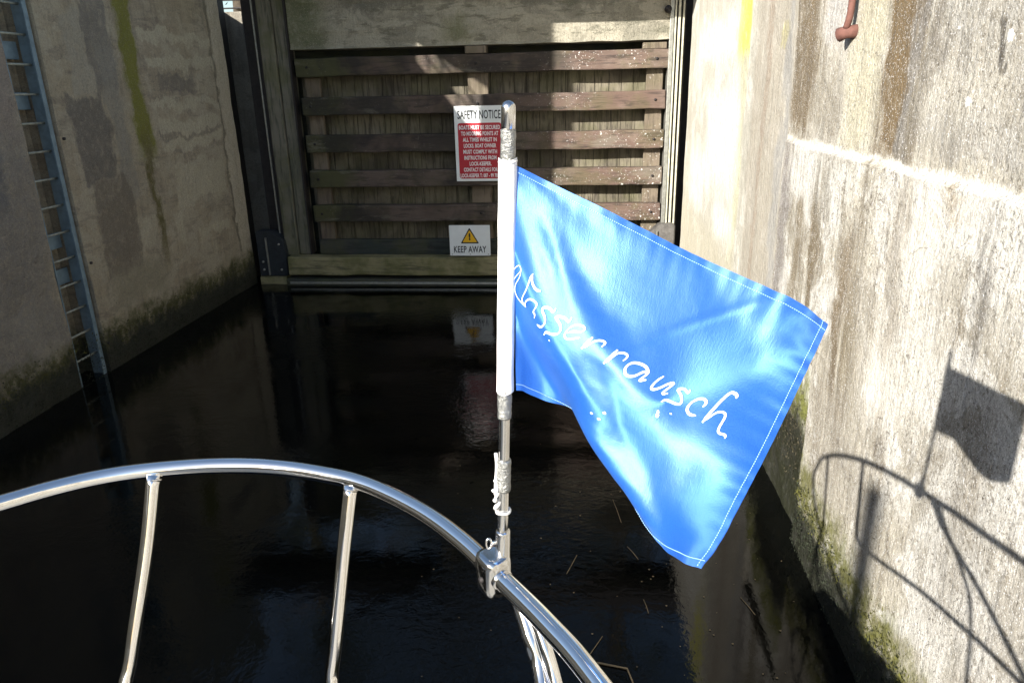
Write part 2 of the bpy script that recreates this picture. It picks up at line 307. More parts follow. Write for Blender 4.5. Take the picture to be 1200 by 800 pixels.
def satin():
    nb = NB('blue_satin'); tc = nb.n('ShaderNodeTexCoord'); p = tc.outputs['Object']; uv = tc.outputs['UV']
    n1 = nb.noise(p, 900, 2, .6); n2 = nb.noise(p, 26, 5, .6, .6); n3 = nb.noise(uv, 210, 2, .5, st=(1, .12, 1))
    sp = nb.noise(p, 1500, 1, .5, off=(3, 3, 3))
    col = nb.mix(nb.ss(sp, .35, .65), (.008, .092, .44), (.022, .145, .57))
    h = nb.bump(n2, .16, .003); h = nb.bump(nb.math('ADD', n1, nb.math('MULTIPLY', n3, .8)), .28, .0006, h)
    nb.fin(col, .5, h, 0., **{'Sheen Weight': .25, 'Sheen Roughness': .35, 'Specular IOR Level': .4})
    nb.b.inputs['Sheen Tint'].default_value = (.5, .75, 1, 1)
    g = nb.n('ShaderNodeBsdfAnisotropic'); g.inputs['Color'].default_value = (.24, .50, .90, 1); g.inputs['Roughness'].default_value = .54; g.inputs['Anisotropy'].default_value = .45; nb.L(h, g.inputs['Normal'])
    mx = nb.n('ShaderNodeMixShader'); mx.inputs[0].default_value = .28; nb.L(nb.b.outputs[0], mx.inputs[1]); nb.L(g.outputs[0], mx.inputs[2])
    tr = nb.n('ShaderNodeBsdfTranslucent'); tr.inputs['Color'].default_value = (.02, .17, .85, 1)
    mx2 = nb.n('ShaderNodeMixShader'); mx2.inputs[0].default_value = .2; nb.L(mx.outputs[0], mx2.inputs[1]); nb.L(tr.outputs[0], mx2.inputs[2])
    nb.L(mx2.outputs[0], nb.out.inputs[0]); return nb.m
M_SATIN = satin()
M_LETTER = simple('white_print', (.74, .83, .92), .5); M_STITCH = simple('pale_thread', (.35, .6, .88), .6)
def water():
    nb = NB('dark_water'); p = nb.pos()
    a = nb.noise(p, 9, 3, .55, .6, st=(1, 1.5, 1)); b = nb.noise(p, 30, 3, .6, .8, st=(1.2, 1, 1)); area = nb.ss(nb.noise(p, .8, 3, .5, off=(2.3, 1, 0)), .45, .62, .18, 1.25)
    h = nb.math('MULTIPLY', nb.math('ADD', a, nb.math('MULTIPLY', b, .42)), area)
    mud = nb.noise(p, 1.1, 4, .6)
    c = nb.mix(nb.ss(mud, .35, .7), (.0018, .0022, .002), (.0032, .0032, .0025))
    return nb.fin(c, .035, nb.bump(h, .3, .010), **{'IOR': 1.37})
M_WATER = water()

# ------------------------------------------------------------------ setting: water, banks, far ground
def sheet(name, x0, x1, y0, y1, z, mat, nx=1, ny=1, amp=0.):
    bm = bmesh.new(); g = [[bm.verts.new((x0+(x1-x0)*i/nx, y0+(y1-y0)*j/ny, z+(amp*noise.noise(Vector((i*.7, j*.7, 0))) if amp else 0))) for i in range(nx+1)] for j in range(ny+1)]
    for j in range(ny):
        for i in range(nx): bm.faces.new((g[j][i], g[j][i+1], g[j+1][i+1], g[j+1][i]))
    return from_bm(name, bm, mat)
tag(sheet('water', -5.6, 1.9, -40, 10.72, 0, M_WATER, 1, 1), None, None, kind='structure')
def grass_mat():
    nb = NB('bank_grass'); p = nb.pos(); a = nb.noise(p, .5, 5, .6); b = nb.noise(p, 20, 4, .7)
    c = nb.mix(nb.ss(a, .35, .65), (.06, .085, .025), (.10, .10, .04)); c = nb.mix(nb.ss(b, .4, .7, 0, .6), c, (.03, .045, .012))
    return nb.fin(c, .9, nb.bump(b, .8, .05))
M_GRASS = grass_mat()
for nm, a in (('ground', (-900, -5.55, -900, 10.3)), ('ground', (2.3, 900, -900, 900)), ('ground', (-900, 2.3, 11.55, 900))):
    tag(sheet(nm, *a, 3.9 if a[0] != -900 or a[2] == -900 else 3.72, M_GRASS), None, None, kind='structure')
tag(sheet('ground', -900, -5.62, 10.3, 11.55, 3.9, M_GRASS), None, None, kind='structure')

# ------------------------------------------------------------------ lock walls
def wall_panel(bm, y0, y1, z0, z1, x, d, side, res=.035, amp=.012, topround=0., far=False):
    """rough cast face at x (side=+1: faces -x, side=-1: faces +x) with depth d behind it"""
    ny = max(2, int((y1-y0)/res)); nz = max(2, int((z1-z0)/res)); g = []
    for j in range(nz+1):
        row = []
        for i in range(ny+1):
            yy = y0+(y1-y0)*i/ny; zz = z0+(z1-z0)*j/nz
            q = Vector((yy*1.3, zz*1.3, x*5)); dx = amp*(noise.noise(q)+.5*noise.noise(q*3.1)+.3*noise.noise(q*9))
            if topround:
                t = (z1-zz)/topround; rag = topround*(.6+.5*noise.noise(Vector((yy*5, 0, 7)))); t = (z1-zz)/max(rag, .005)
                if t < 1: dx -= (1-max(0, t))**1.3*.032
                if j == nz: zz += .018*noise.noise(Vector((yy*4, 2, 1)))+.01*noise.noise(Vector((yy*15, 2, 1)))
            row.append(bm.verts.new((x-side*dx, yy, zz)))
        g.append(row)
    for j in range(nz):
        for i in range(ny):
            f = (g[j][i], g[j][i+1], g[j+1][i+1], g[j+1][i]); bm.faces.new(f if side < 0 else f[::-1])
    xb = x+side*d
    B = [[bm.verts.new((xb, v.co.y, v.co.z)) for v in r] for r in (g[0], g[-1])]
    for r, b in ((g[-1], B[1]), (g[0], B[0])):
        for i in range(ny): bm.faces.new((r[i], r[i+1], b[i+1], b[i]))
    for i in (0, ny):
        for j in range(nz):
            pass
        col = [g[j][i] for j in range(nz+1)]; bm.faces.new(col+[B[1][i], B[0][i]])
    bm.faces.new(B[0]+B[1][::-1])
    bmesh.ops.recalc_face_normals(bm, faces=bm.faces[:])
RX = 1.335
rw = empty('lock_wall', (RX+.3, 2, 0), 'sunlit pale concrete lock wall with rust streaks and a bright ledge, on the right', 'wall')
def rpart(name, y0, y1, z0, z1, x, mat, **k):
    bm = bmesh.new(); wall_panel(bm, y0, y1, z0, z1, x, 2.3-x, 1, **k); bmesh.ops.translate(bm, verts=bm.verts[:], vec=-rw.location)
    return from_bm(name, bm, mat, rw)
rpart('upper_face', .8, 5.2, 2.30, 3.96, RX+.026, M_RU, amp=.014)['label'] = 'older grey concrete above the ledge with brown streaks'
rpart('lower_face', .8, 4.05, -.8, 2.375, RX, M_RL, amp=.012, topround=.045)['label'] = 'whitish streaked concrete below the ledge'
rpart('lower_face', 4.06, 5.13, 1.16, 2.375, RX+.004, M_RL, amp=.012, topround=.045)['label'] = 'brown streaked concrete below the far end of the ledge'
rpart('recessed_face', 4.06, 5.13, -.8, 1.15, RX+.05, M_RM, amp=.02)['label'] = 'dark mossy recessed concrete near the water'
rpart('far_face', 5.202, 6.60, -.8, 3.96, RX+.034, M_RM, amp=.012, res=.05)['label'] = 'brownish streaked pier of the wall'
rpart('gate_face', 6.602, 10.32, -.8, 3.96, RX+.055, M_RM, amp=.006, res=.06)['label'] = 'smooth cream concrete with white patches beside the gate'
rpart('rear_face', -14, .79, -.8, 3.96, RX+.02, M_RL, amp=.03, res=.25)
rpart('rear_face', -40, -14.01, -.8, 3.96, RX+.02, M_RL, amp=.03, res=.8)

LX = -4.9
lw = empty('lock_wall', (LX-.3, 7, 0), 'shaded brown concrete lock wall with green moss streak and ladder, on the left', 'wall')
def lpart(name, y0, y1, z0, z1, x, mat, **k):
    bm = bmesh.new(); wall_panel(bm, y0, y1, z0, z1, x, x+5.6, -1, **k); bmesh.ops.translate(bm, verts=bm.verts[:], vec=-lw.location)
    return from_bm(name, bm, mat, lw)
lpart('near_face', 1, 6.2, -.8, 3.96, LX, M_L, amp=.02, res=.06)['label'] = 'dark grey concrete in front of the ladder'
lpart('main_face', 6.66, 10.3, -.8, 3.96, LX, M_L, amp=.014, res=.045)['label'] = 'brown concrete with a yellow green moss streak'
lpart('ladder_recess', 6.21, 6.65, -.8, 3.96, LX-.28, M_L, amp=.01, res=.06)
lpart('rear_face', -40, .99, -.8, 3.96, LX, M_L, amp=.03, res=.6)
# moss clinging along the foot of both walls
def moss_band(nm, x, side, y0, y1, zc, spread, n, mat, lab, seed):
    r = random.Random(seed); bm = bmesh.new()
    for k in range(n):
        y = r.uniform(y0, y1); z = max(.01, r.gauss(zc(y), spread)); s = r.uniform(.005, .018)
        c = Vector((x-side*r.uniform(.0, .018), y, z)); a = [Vector((r.uniform(-.4, .4), r.uniform(-1, 1), r.uniform(-1, .6)))*s for _ in range(3)]
        vs = [bm.verts.new(c+q) for q in a]; bm.faces.new(vs)
    return tag(from_bm(nm, bm, mat), lab, 'moss', kind='stuff')
M_MOSS = simple('moss', (.10, .098, .015), .9, 0, 9, .8); M_MOSSB = simple('brown_moss', (.07, .058, .03), .9, 0, 9, .8); M_MOSSD = simple('dark_weed', (.022, .028, .012), .8, 0, 9, .7)
M_SPL = simple('white_splash', (.86, .86, .84), .8, 0, 60, .2, .5)
moss_band('moss', RX+.004, 1, 2.0, 4.05, lambda y: .37+.08*noise.noise(Vector((y*2, 0, 0))), .05, 1800, M_MOSS, 'yellow green moss along the foot of the sunlit wall', 1)
moss_band('weed', RX+.004, 1, 1.6, 4.05, lambda y: .17, .12, 5200, M_MOSSD, 'dark wet weed at the waterline of the sunlit wall', 2)
moss_band('moss', RX+.05, 1, 4.06, 5.1, lambda y: .6, .15, 1500, M_MOSSB, 'mossy growth on the recessed foot of the sunlit wall behind the flag', 3)
moss_band('moss', LX+.004, -1, 5.0, 10.3, lambda y: .36+.08*noise.noise(Vector((y*2, 3, 0))), .05, 2200, M_MOSS, 'green moss line low on the shaded wall', 4)
moss_band('weed', LX+.004, -1, 5.0, 10.3, lambda y: .18, .12, 7000, M_MOSSD, 'dark weed at the waterline of the shaded wall', 5)

def wall_dx(y, z, x, amp):
    q = Vector((y*1.3, z*1.3, x*5)); return amp*(noise.noise(q)+.5*noise.noise(q*3.1)+.3*noise.noise(q*9))
for (u, v, r_, fx, am) in ((1185, 41, .024, RX+.026, .014), (1136, 119, .021, RX+.026, .014), (1124, 33, .007, RX+.026, .014), (944, 420, .007, RX, .012)):
    c = at(u, v, 0, fx); bm = bmesh.new(); n = 26; o = rw.location; rings = []
    fr = [R.uniform(.62, 1.2) for k in range(n)]
    for q, off in ((1, .002), (.8, -.002), (.4, -.004)):
        ring = []
        for k in range(n):
            a = 2*pi*k/n; y = c.y+cos(a)*r_*fr[k]*q; z = c.z+sin(a)*r_*fr[k]*q; ring.append(bm.verts.new((fx-wall_dx(y, z, fx, am)+off-o.x, y-o.y, z-o.z)))
        rings.append(ring)
    for p_, q_ in zip(rings, rings[1:]):
        for k in range(n): bm.faces.new((p_[k], p_[(k+1) % n], q_[(k+1) % n], q_[k]))
    bm.faces.new(rings[-1]); bmesh.ops.recalc_face_normals(bm, faces=bm.faces[:]); from_bm('white_splash', bm, M_SPL, rw, True)['label'] = 'white splash on the pale wall'
# iron hook on the sunlit wall
hk = empty('iron_hook', (RX+.03, 4.1, 2.9), 'rusty red iron bar with a foot fixed on the sunlit wall', 'iron bar')
tube_obj('bar', catmull([(RX+.0, 4.10, 3.95), (RX-.012, 4.09, 3.3), (RX-.012, 4.085, 3.05), (RX-.016, 4.11, 2.965)], 6), .017, M_RUST, hk, 10)
bm = bmesh.new(); tube(bm, [Vector((RX+.045, 4.10, 2.95))-hk.location, Vector((RX-.01, 4.12, 2.945))-hk.location, Vector((RX-.035, 4.15, 2.935))-hk.location], [.034, .03, .036], 10); from_bm('foot', bm, M_RUST, hk, True)

# ------------------------------------------------------------------ slot on the left of the gate
sw = empty('slot_wall', (-5.0, 11.4, 0), 'narrow dark concrete wall at the back of the slot left of the gate', 'wall')
box('back_wall', -5.6, -4.46, 11.3, 11.6, -.8, 3.86, M_C, sw, bev=.01, jit=.006, seg=10)
box('side_wall', -5.6, -5.36, 10.31, 11.29, -.8, 3.9, M_C, sw, bev=.01, jit=.004, seg=8)
ch = empty('slot_channel', (-5.0, 10.8, 0), 'dark red brown steel channel standing in the slot beside the left wall', 'steel channel')
box('web', -5.30, -5.17, 10.62, 10.78, -.8, 4.3, M_RED, ch, bev=.004); box('flange', -5.165, -5.13, 10.55, 10.95, -.8, 4.3, M_STEELD, ch, bev=.004)
gr = empty('railing', (-5.1, 12.4, 3.72), 'pale railing against the sky seen through the slot at the top left', 'railing')
for z in (4.02, 4.14, 4.5): tube_obj('rail', [(-6.5, 12.4, z), (-3.0, 12.4, z)], .012, M_STEELD, gr, 8)
for x in (-6.2, -5.48, -5.36, -5.24, -4.4, -3.6): tube_obj('upright', [(x, 12.4, 3.72), (x, 12.4, 4.55)], .012, M_STEELD, gr, 8)

# ------------------------------------------------------------------ lock gate
GY = 10.39
gate = empty('lock_gate', (-1.4, GY+.1, 0), 'heavy timber lock gate of horizontal beams over upright planks', 'lock gate')
zb = [3.035, 2.52, 2.01, 1.52, 1.02]
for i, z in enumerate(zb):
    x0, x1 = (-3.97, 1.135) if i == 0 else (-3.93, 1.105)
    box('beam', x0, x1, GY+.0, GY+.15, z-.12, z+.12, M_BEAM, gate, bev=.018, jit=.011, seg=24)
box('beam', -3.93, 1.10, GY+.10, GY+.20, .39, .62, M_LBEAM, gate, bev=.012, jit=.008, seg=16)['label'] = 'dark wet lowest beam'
for x0, x1, zt in ((-3.905, -3.69, 2.9), (-1.585, -1.30, 3.255), (.85, 1.075, 3.235)):
    box('upright', x0, x1, GY+.155, GY+.235, .40, zt, M_STILE, gate, bev=.01, jit=.006, seg=14)
box('upright_head', -1.585, -1.30, GY-.004, GY+.152, 3.16, 3.255, M_STILE, gate, bev=.008); box('upright_head', .78, 1.09, GY-.004, GY+.152, 3.158, 3.235, M_STILE, gate, bev=.008)
bm = bmesh.new(); x = -4.02; k = 0
while x < 1.12:
    wd = R.uniform(.16, .21); x2 = min(x+wd, 1.13); abox(bm, x+.003+1.4, x2-.003+1.4, .245+R.uniform(0, .004), .30, .36, 3.12+R.uniform(-.02, .03), bev=.004, jit=.001, seg=2); x = x2
from_bm('planking', bm, M_PLANK, gate)
bm = bmesh.new(); abox(bm, -3.1, 2.95, .41, .56, -.6, 3.5, bev=.01); from_bm('gap_filler_board', bm, M_LBEAM, gate)  # dark board added so that no bright sky shows through the gate's gaps
for z in zb:
    for x in (-3.8, -1.44, .97):
        tube_obj('bolt', [(x, GY-.012, z), (x, GY+.02, z)], .018, M_STEELD, gate, 8)
sill = empty('timber_sill', (-1.5, 10.3, 0), 'wide mossy yellow brown timber sill just above the water below the gate', 'sill')
box('sill_beam', -4.33, 1.20, 10.16, 10.385, .15, .42, M_SILL, sill, bev=.02, jit=.012, seg=26)
box('lower_lip', -4.36, 1.22, 10.13, 10.37, -.1, .10, M_LBEAM, sill, bev=.015, jit=.01, seg=20)
box('rubbing_strip', -4.30, 1.20, 10.105, 10.125, .03, .065, M_GALV, sill, bev=.004)

# concrete lintel over the gate
lin = empty('concrete_lintel', (-1.4, 10.6, 3.26), 'board marked concrete panel spanning above the timber gate', 'concrete panel')
bm = bmesh.new(); nx, nz = 110, 26; g = []
for j in range(nz+1):
    g.append([])
    for i in range(nx+1):
        xx = -4.0+5.14*i/nx; zz = 3.265+.95*j/nz; brd = zz*5.2
        dy = .010*noise.noise(Vector((xx*1.2, zz*6, 1)))+.006*noise.noise(Vector((xx*6, zz*14, 3)))+(.008 if int(brd) % 2 else 0)
        g[j].append(bm.verts.new((xx+1.4, -.2+dy-.012, zz-3.26+(.012*noise.noise(Vector((xx*3, 0, 0))) if j == 0 else 0))))
for j in range(nz):
    for i in range(nx): bm.faces.new((g[j][i], g[j][i+1], g[j+1][i+1], g[j+1][i]))
fc = from_bm('board_marked_face', bm, M_LIN, lin)
box('slab', -4.0, 1.14, 10.42, 10.95, 3.262, 4.21, M_LIN, lin, bev=.01); box('rear_beam', -4.0, 1.14, 10.96, 11.2, 2.9, 4.2, M_C, lin)

# gate guides
lg = empty('gate_guide', (-4.2, 10.5, 0), 'tall green stained timber and steel guide post at the left end of the gate', 'guide post')
box('timber_post', -4.40, -4.20, 10.33, 10.62, .42, 4.3, M_POST, lg, bev=.012, jit=.008, seg=20)
box('timber_post', -4.19, -4.03, 10.37, 10.62, .42, 4.3, M_POST, lg, bev=.012, jit=.008, seg=20)
box('steel_edge', -4.50, -4.478, 10.40, 10.60, .7, 4.3, M_GALV, lg, bev=.003)
box('steel_edge', -4.025, -4.005, 10.34, 10.5, .42, 4.3, M_STEELD, lg, bev=.003)
box('steel_back', -4.72, -4.51, 10.60, 10.66, -.3, 4.3, M_STEELD, lg, bev=.003)
box('steel_angle', -4.475, -4.405, 10.42, 10.46, .6, 4.3, M_STEELD, lg, bev=.003)
rg = empty('gate_guide', (1.2, 10.5, 0), 'sunlit pale steel guide rails at the right end of the gate', 'guide rail')
box('side_post', 1.115, 1.165, 10.355, 10.62, .35, 4.3, M_GALV, rg, bev=.004, jit=.003, seg=10)
for a, b, y, m in ((1.172, 1.192, 10.33, M_GALVL), (1.200, 1.212, 10.38, M_STEELD), (1.216, 1.246, 10.34, M_GALVL), (1.252, 1.268, 10.42, M_STEELD), (1.274, 1.296, 10.345, M_GALVL), (1.30, 1.33, 10.44, M_STEELD)):
    box('guide_strip', a, b, y, 10.6, .55, 4.3, m, rg, bev=.003)
box('backing', 1.168, 1.6, 10.61, 10.7, -.3, 4.3, M_STEELD, rg)
bm = bmesh.new(); tube(bm, [Vector((-.12, -.2, 3.62)), Vector((-.12, -.12, 3.62))], .045, 12); from_bm('bolt_head', bm, M_STEELD, rg, True)
# brackets at the foot of both guides
def bracket(x0, x1, y0, zt, lab, mirror, mat):
    b = empty('foot_bracket', ((x0+x1)/2, y0+.1, .1), lab, 'bracket'); o = b.location
    bm = bmesh.new(); pts = [(x0, .12), (x0, zt-.02), (x0+(x1-x0)*.15, zt), (x0+(x1-x0)*.55, zt-.01), (x0+(x1-x0)*.95, zt-.14), (x1, zt-.32), (x1-.02, .12)]
    if mirror: pts = [(x0+x1-p[0], p[1]) for p in pts]
    f = [bm.verts.new((p[0]-o.x, y0-o.y, p[1]-o.z)) for p in pts]; q = [bm.verts.new((p[0]-o.x, y0+.2-o.y, p[1]-o.z)) for p in pts]
    bm.faces.new(f); bm.faces.new(q[::-1])
    for i in range(len(f)): bm.faces.new((f[i], q[i], q[(i+1) % len(f)], f[(i+1) % len(f)]))
    bmesh.ops.recalc_face_normals(bm, faces=bm.faces[:]); bmesh.ops.bevel(bm, geom=bm.edges[:], offset=.012, segments=2, affect='EDGES')
    from_bm('housing', bm, mat, b)
    for k in range(2):
        for z in (.22, .34+.26*k):
            xx = x0+(x1-x0)*(.16+.62*k); bm = bmesh.new(); tube(bm, [Vector((xx-o.x, y0-.018-o.y, z-o.z)), Vector((xx-o.x, y0+.01-o.y, z-o.z))], .017, 8); from_bm('bolt', bm, M_GALV, b, True)
    box('rib', x0+(x1-x0)*.33, x0+(x1-x0)*.37, y0-.03, y0+.01, .14, zt-.1, M_GALV, b, bev=.003)
    box('foot', x0, x1-.03, y0-.03, y0+.25, -.3, .115, M_SILL, b, bev=.01)
bracket(-4.80, -4.36, 10.24, .80, 'dark bolted steel bracket in the corner left of the timber sill', False, simple('bracket_dark', (.035, .042, .05), .55, .3, 16, .6, .4))
bracket(.92, 1.30, 10.24, .88, 'grey steel bracket at the foot of the pale guide rails, right of the flag', True, simple('bracket_grey', (.16, .15, .14), .6, .3, 16, .6, .4))

# overhead gangway, and an unseen lock house shaped to throw the gate's shadows
gw = empty('gangway', (-1.8, 9.2, 4.3), 'steel gangway crossing the lock above the gate', 'footbridge')
box('girder', -6.0, 2.4, 8.9, 9.02, 4.25, 4.6, M_STEELD, gw); box('girder', -6.0, 2.4, 9.5, 9.62, 4.25, 4.6, M_STEELD, gw); box('deck', -6.0, 2.4, 9.025, 9.495, 4.45, 4.6, M_GALV, gw)
lh = empty('shade_house', (-6, 6, 3.9), 'unseen concrete building on the left bank, shaped to shade the gate', 'building')
box('wall', -5.9, -5.6, 3.72, 4.62, 3.88, 7.3, M_C, lh); box('parapet', -5.8, -5.7, 4.621, 6.1, 3.88, 4.85, M_C, lh); box('roof_beam', -5.8, -5.7, 4.621, 6.1, 5.62, 6.8, M_C, lh)
bm = bmesh.new(); f = [bm.verts.new((x+6, y-6, z-3.9)) for x in (-5.79, -5.71) for y, z in ((4.9, 4.852), (6.1, 4.852), (6.1, 5.38))]
bm.faces.new(f[:3]); bm.faces.new(f[3:][::-1])
for k in range(3): bm.faces.new((f[k], f[3+k], f[3+(k+1) % 3], f[(k+1) % 3]))
from_bm('shade_wedge', bm, M_C, lh)  # wedge added to slant the lower edge of the sun patch on the gate
box('wall', -5.9, -5.6, 6.101, 10.2, 3.88, 6.8, M_C, lh)
for k in range(6): tube_obj('railing_bar', [(-5.75, 4.75+k*.24, 4.85), (-5.75, 4.75+k*.24, 5.62)], .008, M_STEELD, lh, 8)
tube_obj('railing_bar', [(-5.75, 4.7, 5.2), (-5.75, 5.6, 5.62)], .013, M_STEELD, lh, 8); tube_obj('railing_bar', [(-5.75, 4.7, 5.05), (-5.75, 5.9, 5.55)], .009, M_STEELD, lh, 8)
bo = empty('mooring_post', (-5.2, -5.3, 3.9), 'dark mooring post on the left bank', 'post')
tube_obj('post', [(-5.2, -5.35, 3.9), (-5.2, -5.35, 5.2)], .06, M_STEELD, bo, 12)

# trees beyond the gate: added above the frame to darken what the water mirrors
M_BARK = simple('bark', (.10, .08, .06), .9, 0, 8, .6, .6); M_LEAF = simple('dark_leaves', (.035, .05, .018), .8, 0, 3, .6)
protoT = None
for i, (x, y, h_, lab) in enumerate(((-7.5, 17.0, 13, 'tall dark tree added unseen beyond the gate, leftmost of the row'), (-3.2, 15.8, 14, 'tall dark tree added unseen beyond the gate, second from the left'), (1.2, 16.4, 13.5, 'tall dark tree added unseen beyond the gate, middle of the row'), (5.4, 15.9, 12.5, 'tall dark tree added unseen beyond the gate, second from the right'), (9.8, 17.0, 13, 'tall dark tree added unseen beyond the gate, rightmost of the row'))):
    t = empty('tree', (x, y, 3.72), lab, 'tree', 'unseen trees added beyond the lock gate')
    if protoT is None:
        bm = bmesh.new(); tube(bm, [Vector((0, 0, -.1)), Vector((.1, 0, 3)), Vector((0, .15, 6)), Vector((.1, 0, 10))], [.28, .22, .15, .04], 10)
        for k in range(12):
            a = k*2.4; z = 2.4+k*.6; tube(bm, [Vector((.05, 0, z)), Vector((cos(a)*1.2, sin(a)*1.2, z+.7)), Vector((cos(a)*2.3, sin(a)*2.3, z+1.1))], [.09, .05, .02], 6)
        tr_ = from_bm('trunk', bm, M_BARK, t, True); bm = bmesh.new(); r = random.Random(4)
        cl_ = [(r.uniform(0, 2*pi), r.uniform(.2, 2.3), r.uniform(1.6, 11.5)) for _ in range(70)]
        for a, q, z in cl_:
            q *= 1-max(0, (z-7)/6); c = Vector((cos(a)*q, sin(a)*q, z))
            for _ in range(75):
                d = Vector((r.gauss(0, .5), r.gauss(0, .5), r.gauss(0, .42))); sz = r.uniform(.07, .15)
                bm.faces.new([bm.verts.new(c+d+Vector((r.uniform(-1, 1), r.uniform(-1, 1), r.uniform(-1, 1)))*sz) for _ in range(3)])
        cr_ = from_bm('crown', bm, M_LEAF, t); protoT = (tr_, cr_)
    else:
        for q in protoT: c = q.copy(); COL.objects.link(c); c.parent = t
        t.rotation_euler.z = i*1.3
    t.scale = (1, 1, h_/13)

# ------------------------------------------------------------------ ladder in its recess
ld = empty('wall_ladder', (LX-.12, 6.45, 0), 'blue grey steel ladder set into the recess of the shaded left wall', 'ladder')
box('stile', LX-.16, LX-.02, 6.612, 6.626, -.5, 4.2, M_BLUE, ld, bev=.002); box('stile', LX-.035, LX-.02, 6.575, 6.611, -.5, 4.2, M_BLUE, ld, bev=.002)
box('stile', LX-.16, LX-.02, 6.225, 6.239, -.5, 4.2, M_BLUE, ld, bev=.002)
for k in range(16):
    z = .0+.252*k; tube_obj('rung', [(LX-.085, 6.24, z-.02), (LX-.085, 6.611, z-.02)], .011, M_RUNG, ld, 10)
for z in (3.05, 2.62, .98, 1.33): box('back_plate', LX-.20, LX-.185, 6.24, 6.61, z, z+.15, M_BLUE, ld, bev=.003)
for z in (2.35, 1.15, .3): tube_obj('fixing_bolt', [(LX-.012, 6.70, z), (LX+.02, 6.70, z)], .014, M_STEELD, ld, 8)

# ------------------------------------------------------------------ signs
def text_obj(name, s, xc, zc, wd, ht, y, mat, parent, bold=.018):
    cu = bpy.data.curves.new('t', 'FONT'); cu.body = s; cu.offset = bold; cu.resolution_u = 3; cu.space_character = 1.05
    t = bpy.data.objects.new('t', cu); COL.objects.link(t); bpy.context.view_layer.update()
    me = bpy.data.meshes.new_from_object(t.evaluated_get(bpy.context.evaluated_depsgraph_get())); bpy.data.objects.remove(t)
    xs = [v.co.x for v in me.vertices]; ys = [v.co.y for v in me.vertices]; x0, x1, y0, y1 = min(xs), max(xs), min(ys), max(ys)
    if '(' in s or 'Q' in s: pass
    o = parent.location
    for v in me.vertices:
        v.co = Vector((xc-wd/2+(v.co.x-x0)/(x1-x0)*wd-o.x, y-o.y, zc-ht/2+(v.co.y-y0)/(y1-y0)*ht-o.z))
    return link(name, me, mat, parent)
M_SW = simple('sign_white', (.80, .83, .82), .45, 0, 3, .15); M_SR = simple('sign_red', (.42, .012, .025), .45); M_SB = simple('sign_black', (.012, .014, .018), .5)
M_ST = simple('sign_red_panel_text', (.84, .80, .80), .5); M_SY = simple('sign_yellow', (.80, .45, .01), .45)
def rrect(name, x0, x1, z0, z1, y, r, mat, parent, th=.0):
    bm = bmesh.new(); o = parent.location; vs = []
    for cx, cz, a0 in ((x1-r, z1-r, 0), (x0+r, z1-r, 90), (x0+r, z0+r, 180), (x1-r, z0+r, 270)):
        for k in range(6):
            a = radians(a0+k*18); vs.append(bm.verts.new((cx+r*cos(a)-o.x, y-o.y, cz+r*sin(a)-o.z)))
    f = bm.faces.new(vs)
    if th:
        e = bmesh.ops.extrude_face_region(bm, geom=[f]); bmesh.ops.translate(bm, verts=[v for v in e['geom'] if isinstance(v, bmesh.types.BMVert)], vec=(0, th, 0))
    bmesh.ops.recalc_face_normals(bm, faces=bm.faces[:]); return from_bm(name, bm, mat, parent)
sg = empty('safety_sign', (-1.42, 10.36, 1.47), 'white and red safety notice sign mounted on the gate beams beside the flagpole', 'sign')
X0, X1 = -1.768, -1.085
rrect('plate', X0, X1, 1.475, 2.49, 10.362, .006, M_SW, sg, .012)
rrect('red_panel', X0+.045, X1-.03, 1.51, 2.265, 10.358, .035, M_SR, sg, .002)
text_obj('heading', 'SAFETY NOTICE', -1.42, 2.375, .60, .115, 10.356, M_SB, sg, .012)
lines = [('BOATS MUST BE SECURED', .575), ('TO MOORING POINTS AT', .52), ('ALL TIMES WHILST IN', .475), ('LOCKS. BOAT OWNER', .455), ('MUST COMPLY WITH', .475), ('INSTRUCTIONS FROM', .455), ('LOCK-KEEPER.', .31), ('CONTACT DETAILS FOR', .48), ('LOCK-KEEPER T: 087 - 99 70 13', .58)]
for i, (s, wd) in enumerate(lines):
    text_obj('text_line', s, -1.42, 2.205-i*.0815, wd, .056, 10.3545, M_ST, sg, .03)
ks = empty('keep_away_sign', (-1.61, 10.14, .42), 'small white keep away sign with yellow warning triangle at the sill', 'sign')
KX0, KX1, KY = at(527, 282, 1, 10.15).x, at(574.5, 282, 1, 10.15).x, 10.14
kz1, kz0 = at(551, 264, 1, KY).z, at(551, 299.5, 1, KY).z; kc = (KX0+KX1)/2; kh = kz1-kz0
rrect('plate', KX0, KX1, kz0, kz1, KY, .008, M_SW, ks, .01)
def tri(name, cx, cz, w_, h_, y, mat):
    bm = bmesh.new(); o = ks.location; vs = [bm.verts.new((cx+a*w_/2-o.x, y-o.y, cz+b*h_-o.z)) for a, b in ((-1, 0), (-.96, -.03), (.96, -.03), (1, 0), (.05, .98), (-.05, .98))]
    bm.faces.new(vs); return from_bm(name, bm, mat, ks)
tri('triangle_border', kc, kz0+kh*.42, .255, .215, KY-.003, M_SB); tri('triangle', kc, kz0+kh*.42+.016, .205, .165, KY-.005, M_SY)
text_obj('exclamation_mark', '!', kc, kz0+kh*.63, .026, .105, KY-.007, M_SB, ks, .05)
text_obj('text_line', 'KEEP AWAY', kc, kz0+kh*.21, (KX1-KX0)*.80, kh*.22, KY-.003, M_SB, ks, .014)
for sx in (KX0+.03, KX1-.03, kc):
    tube_obj('screw', [(sx, KY-.006, kz0+.02), (sx, KY+.002, kz0+.02)], .006, M_STEELD, ks, 8)

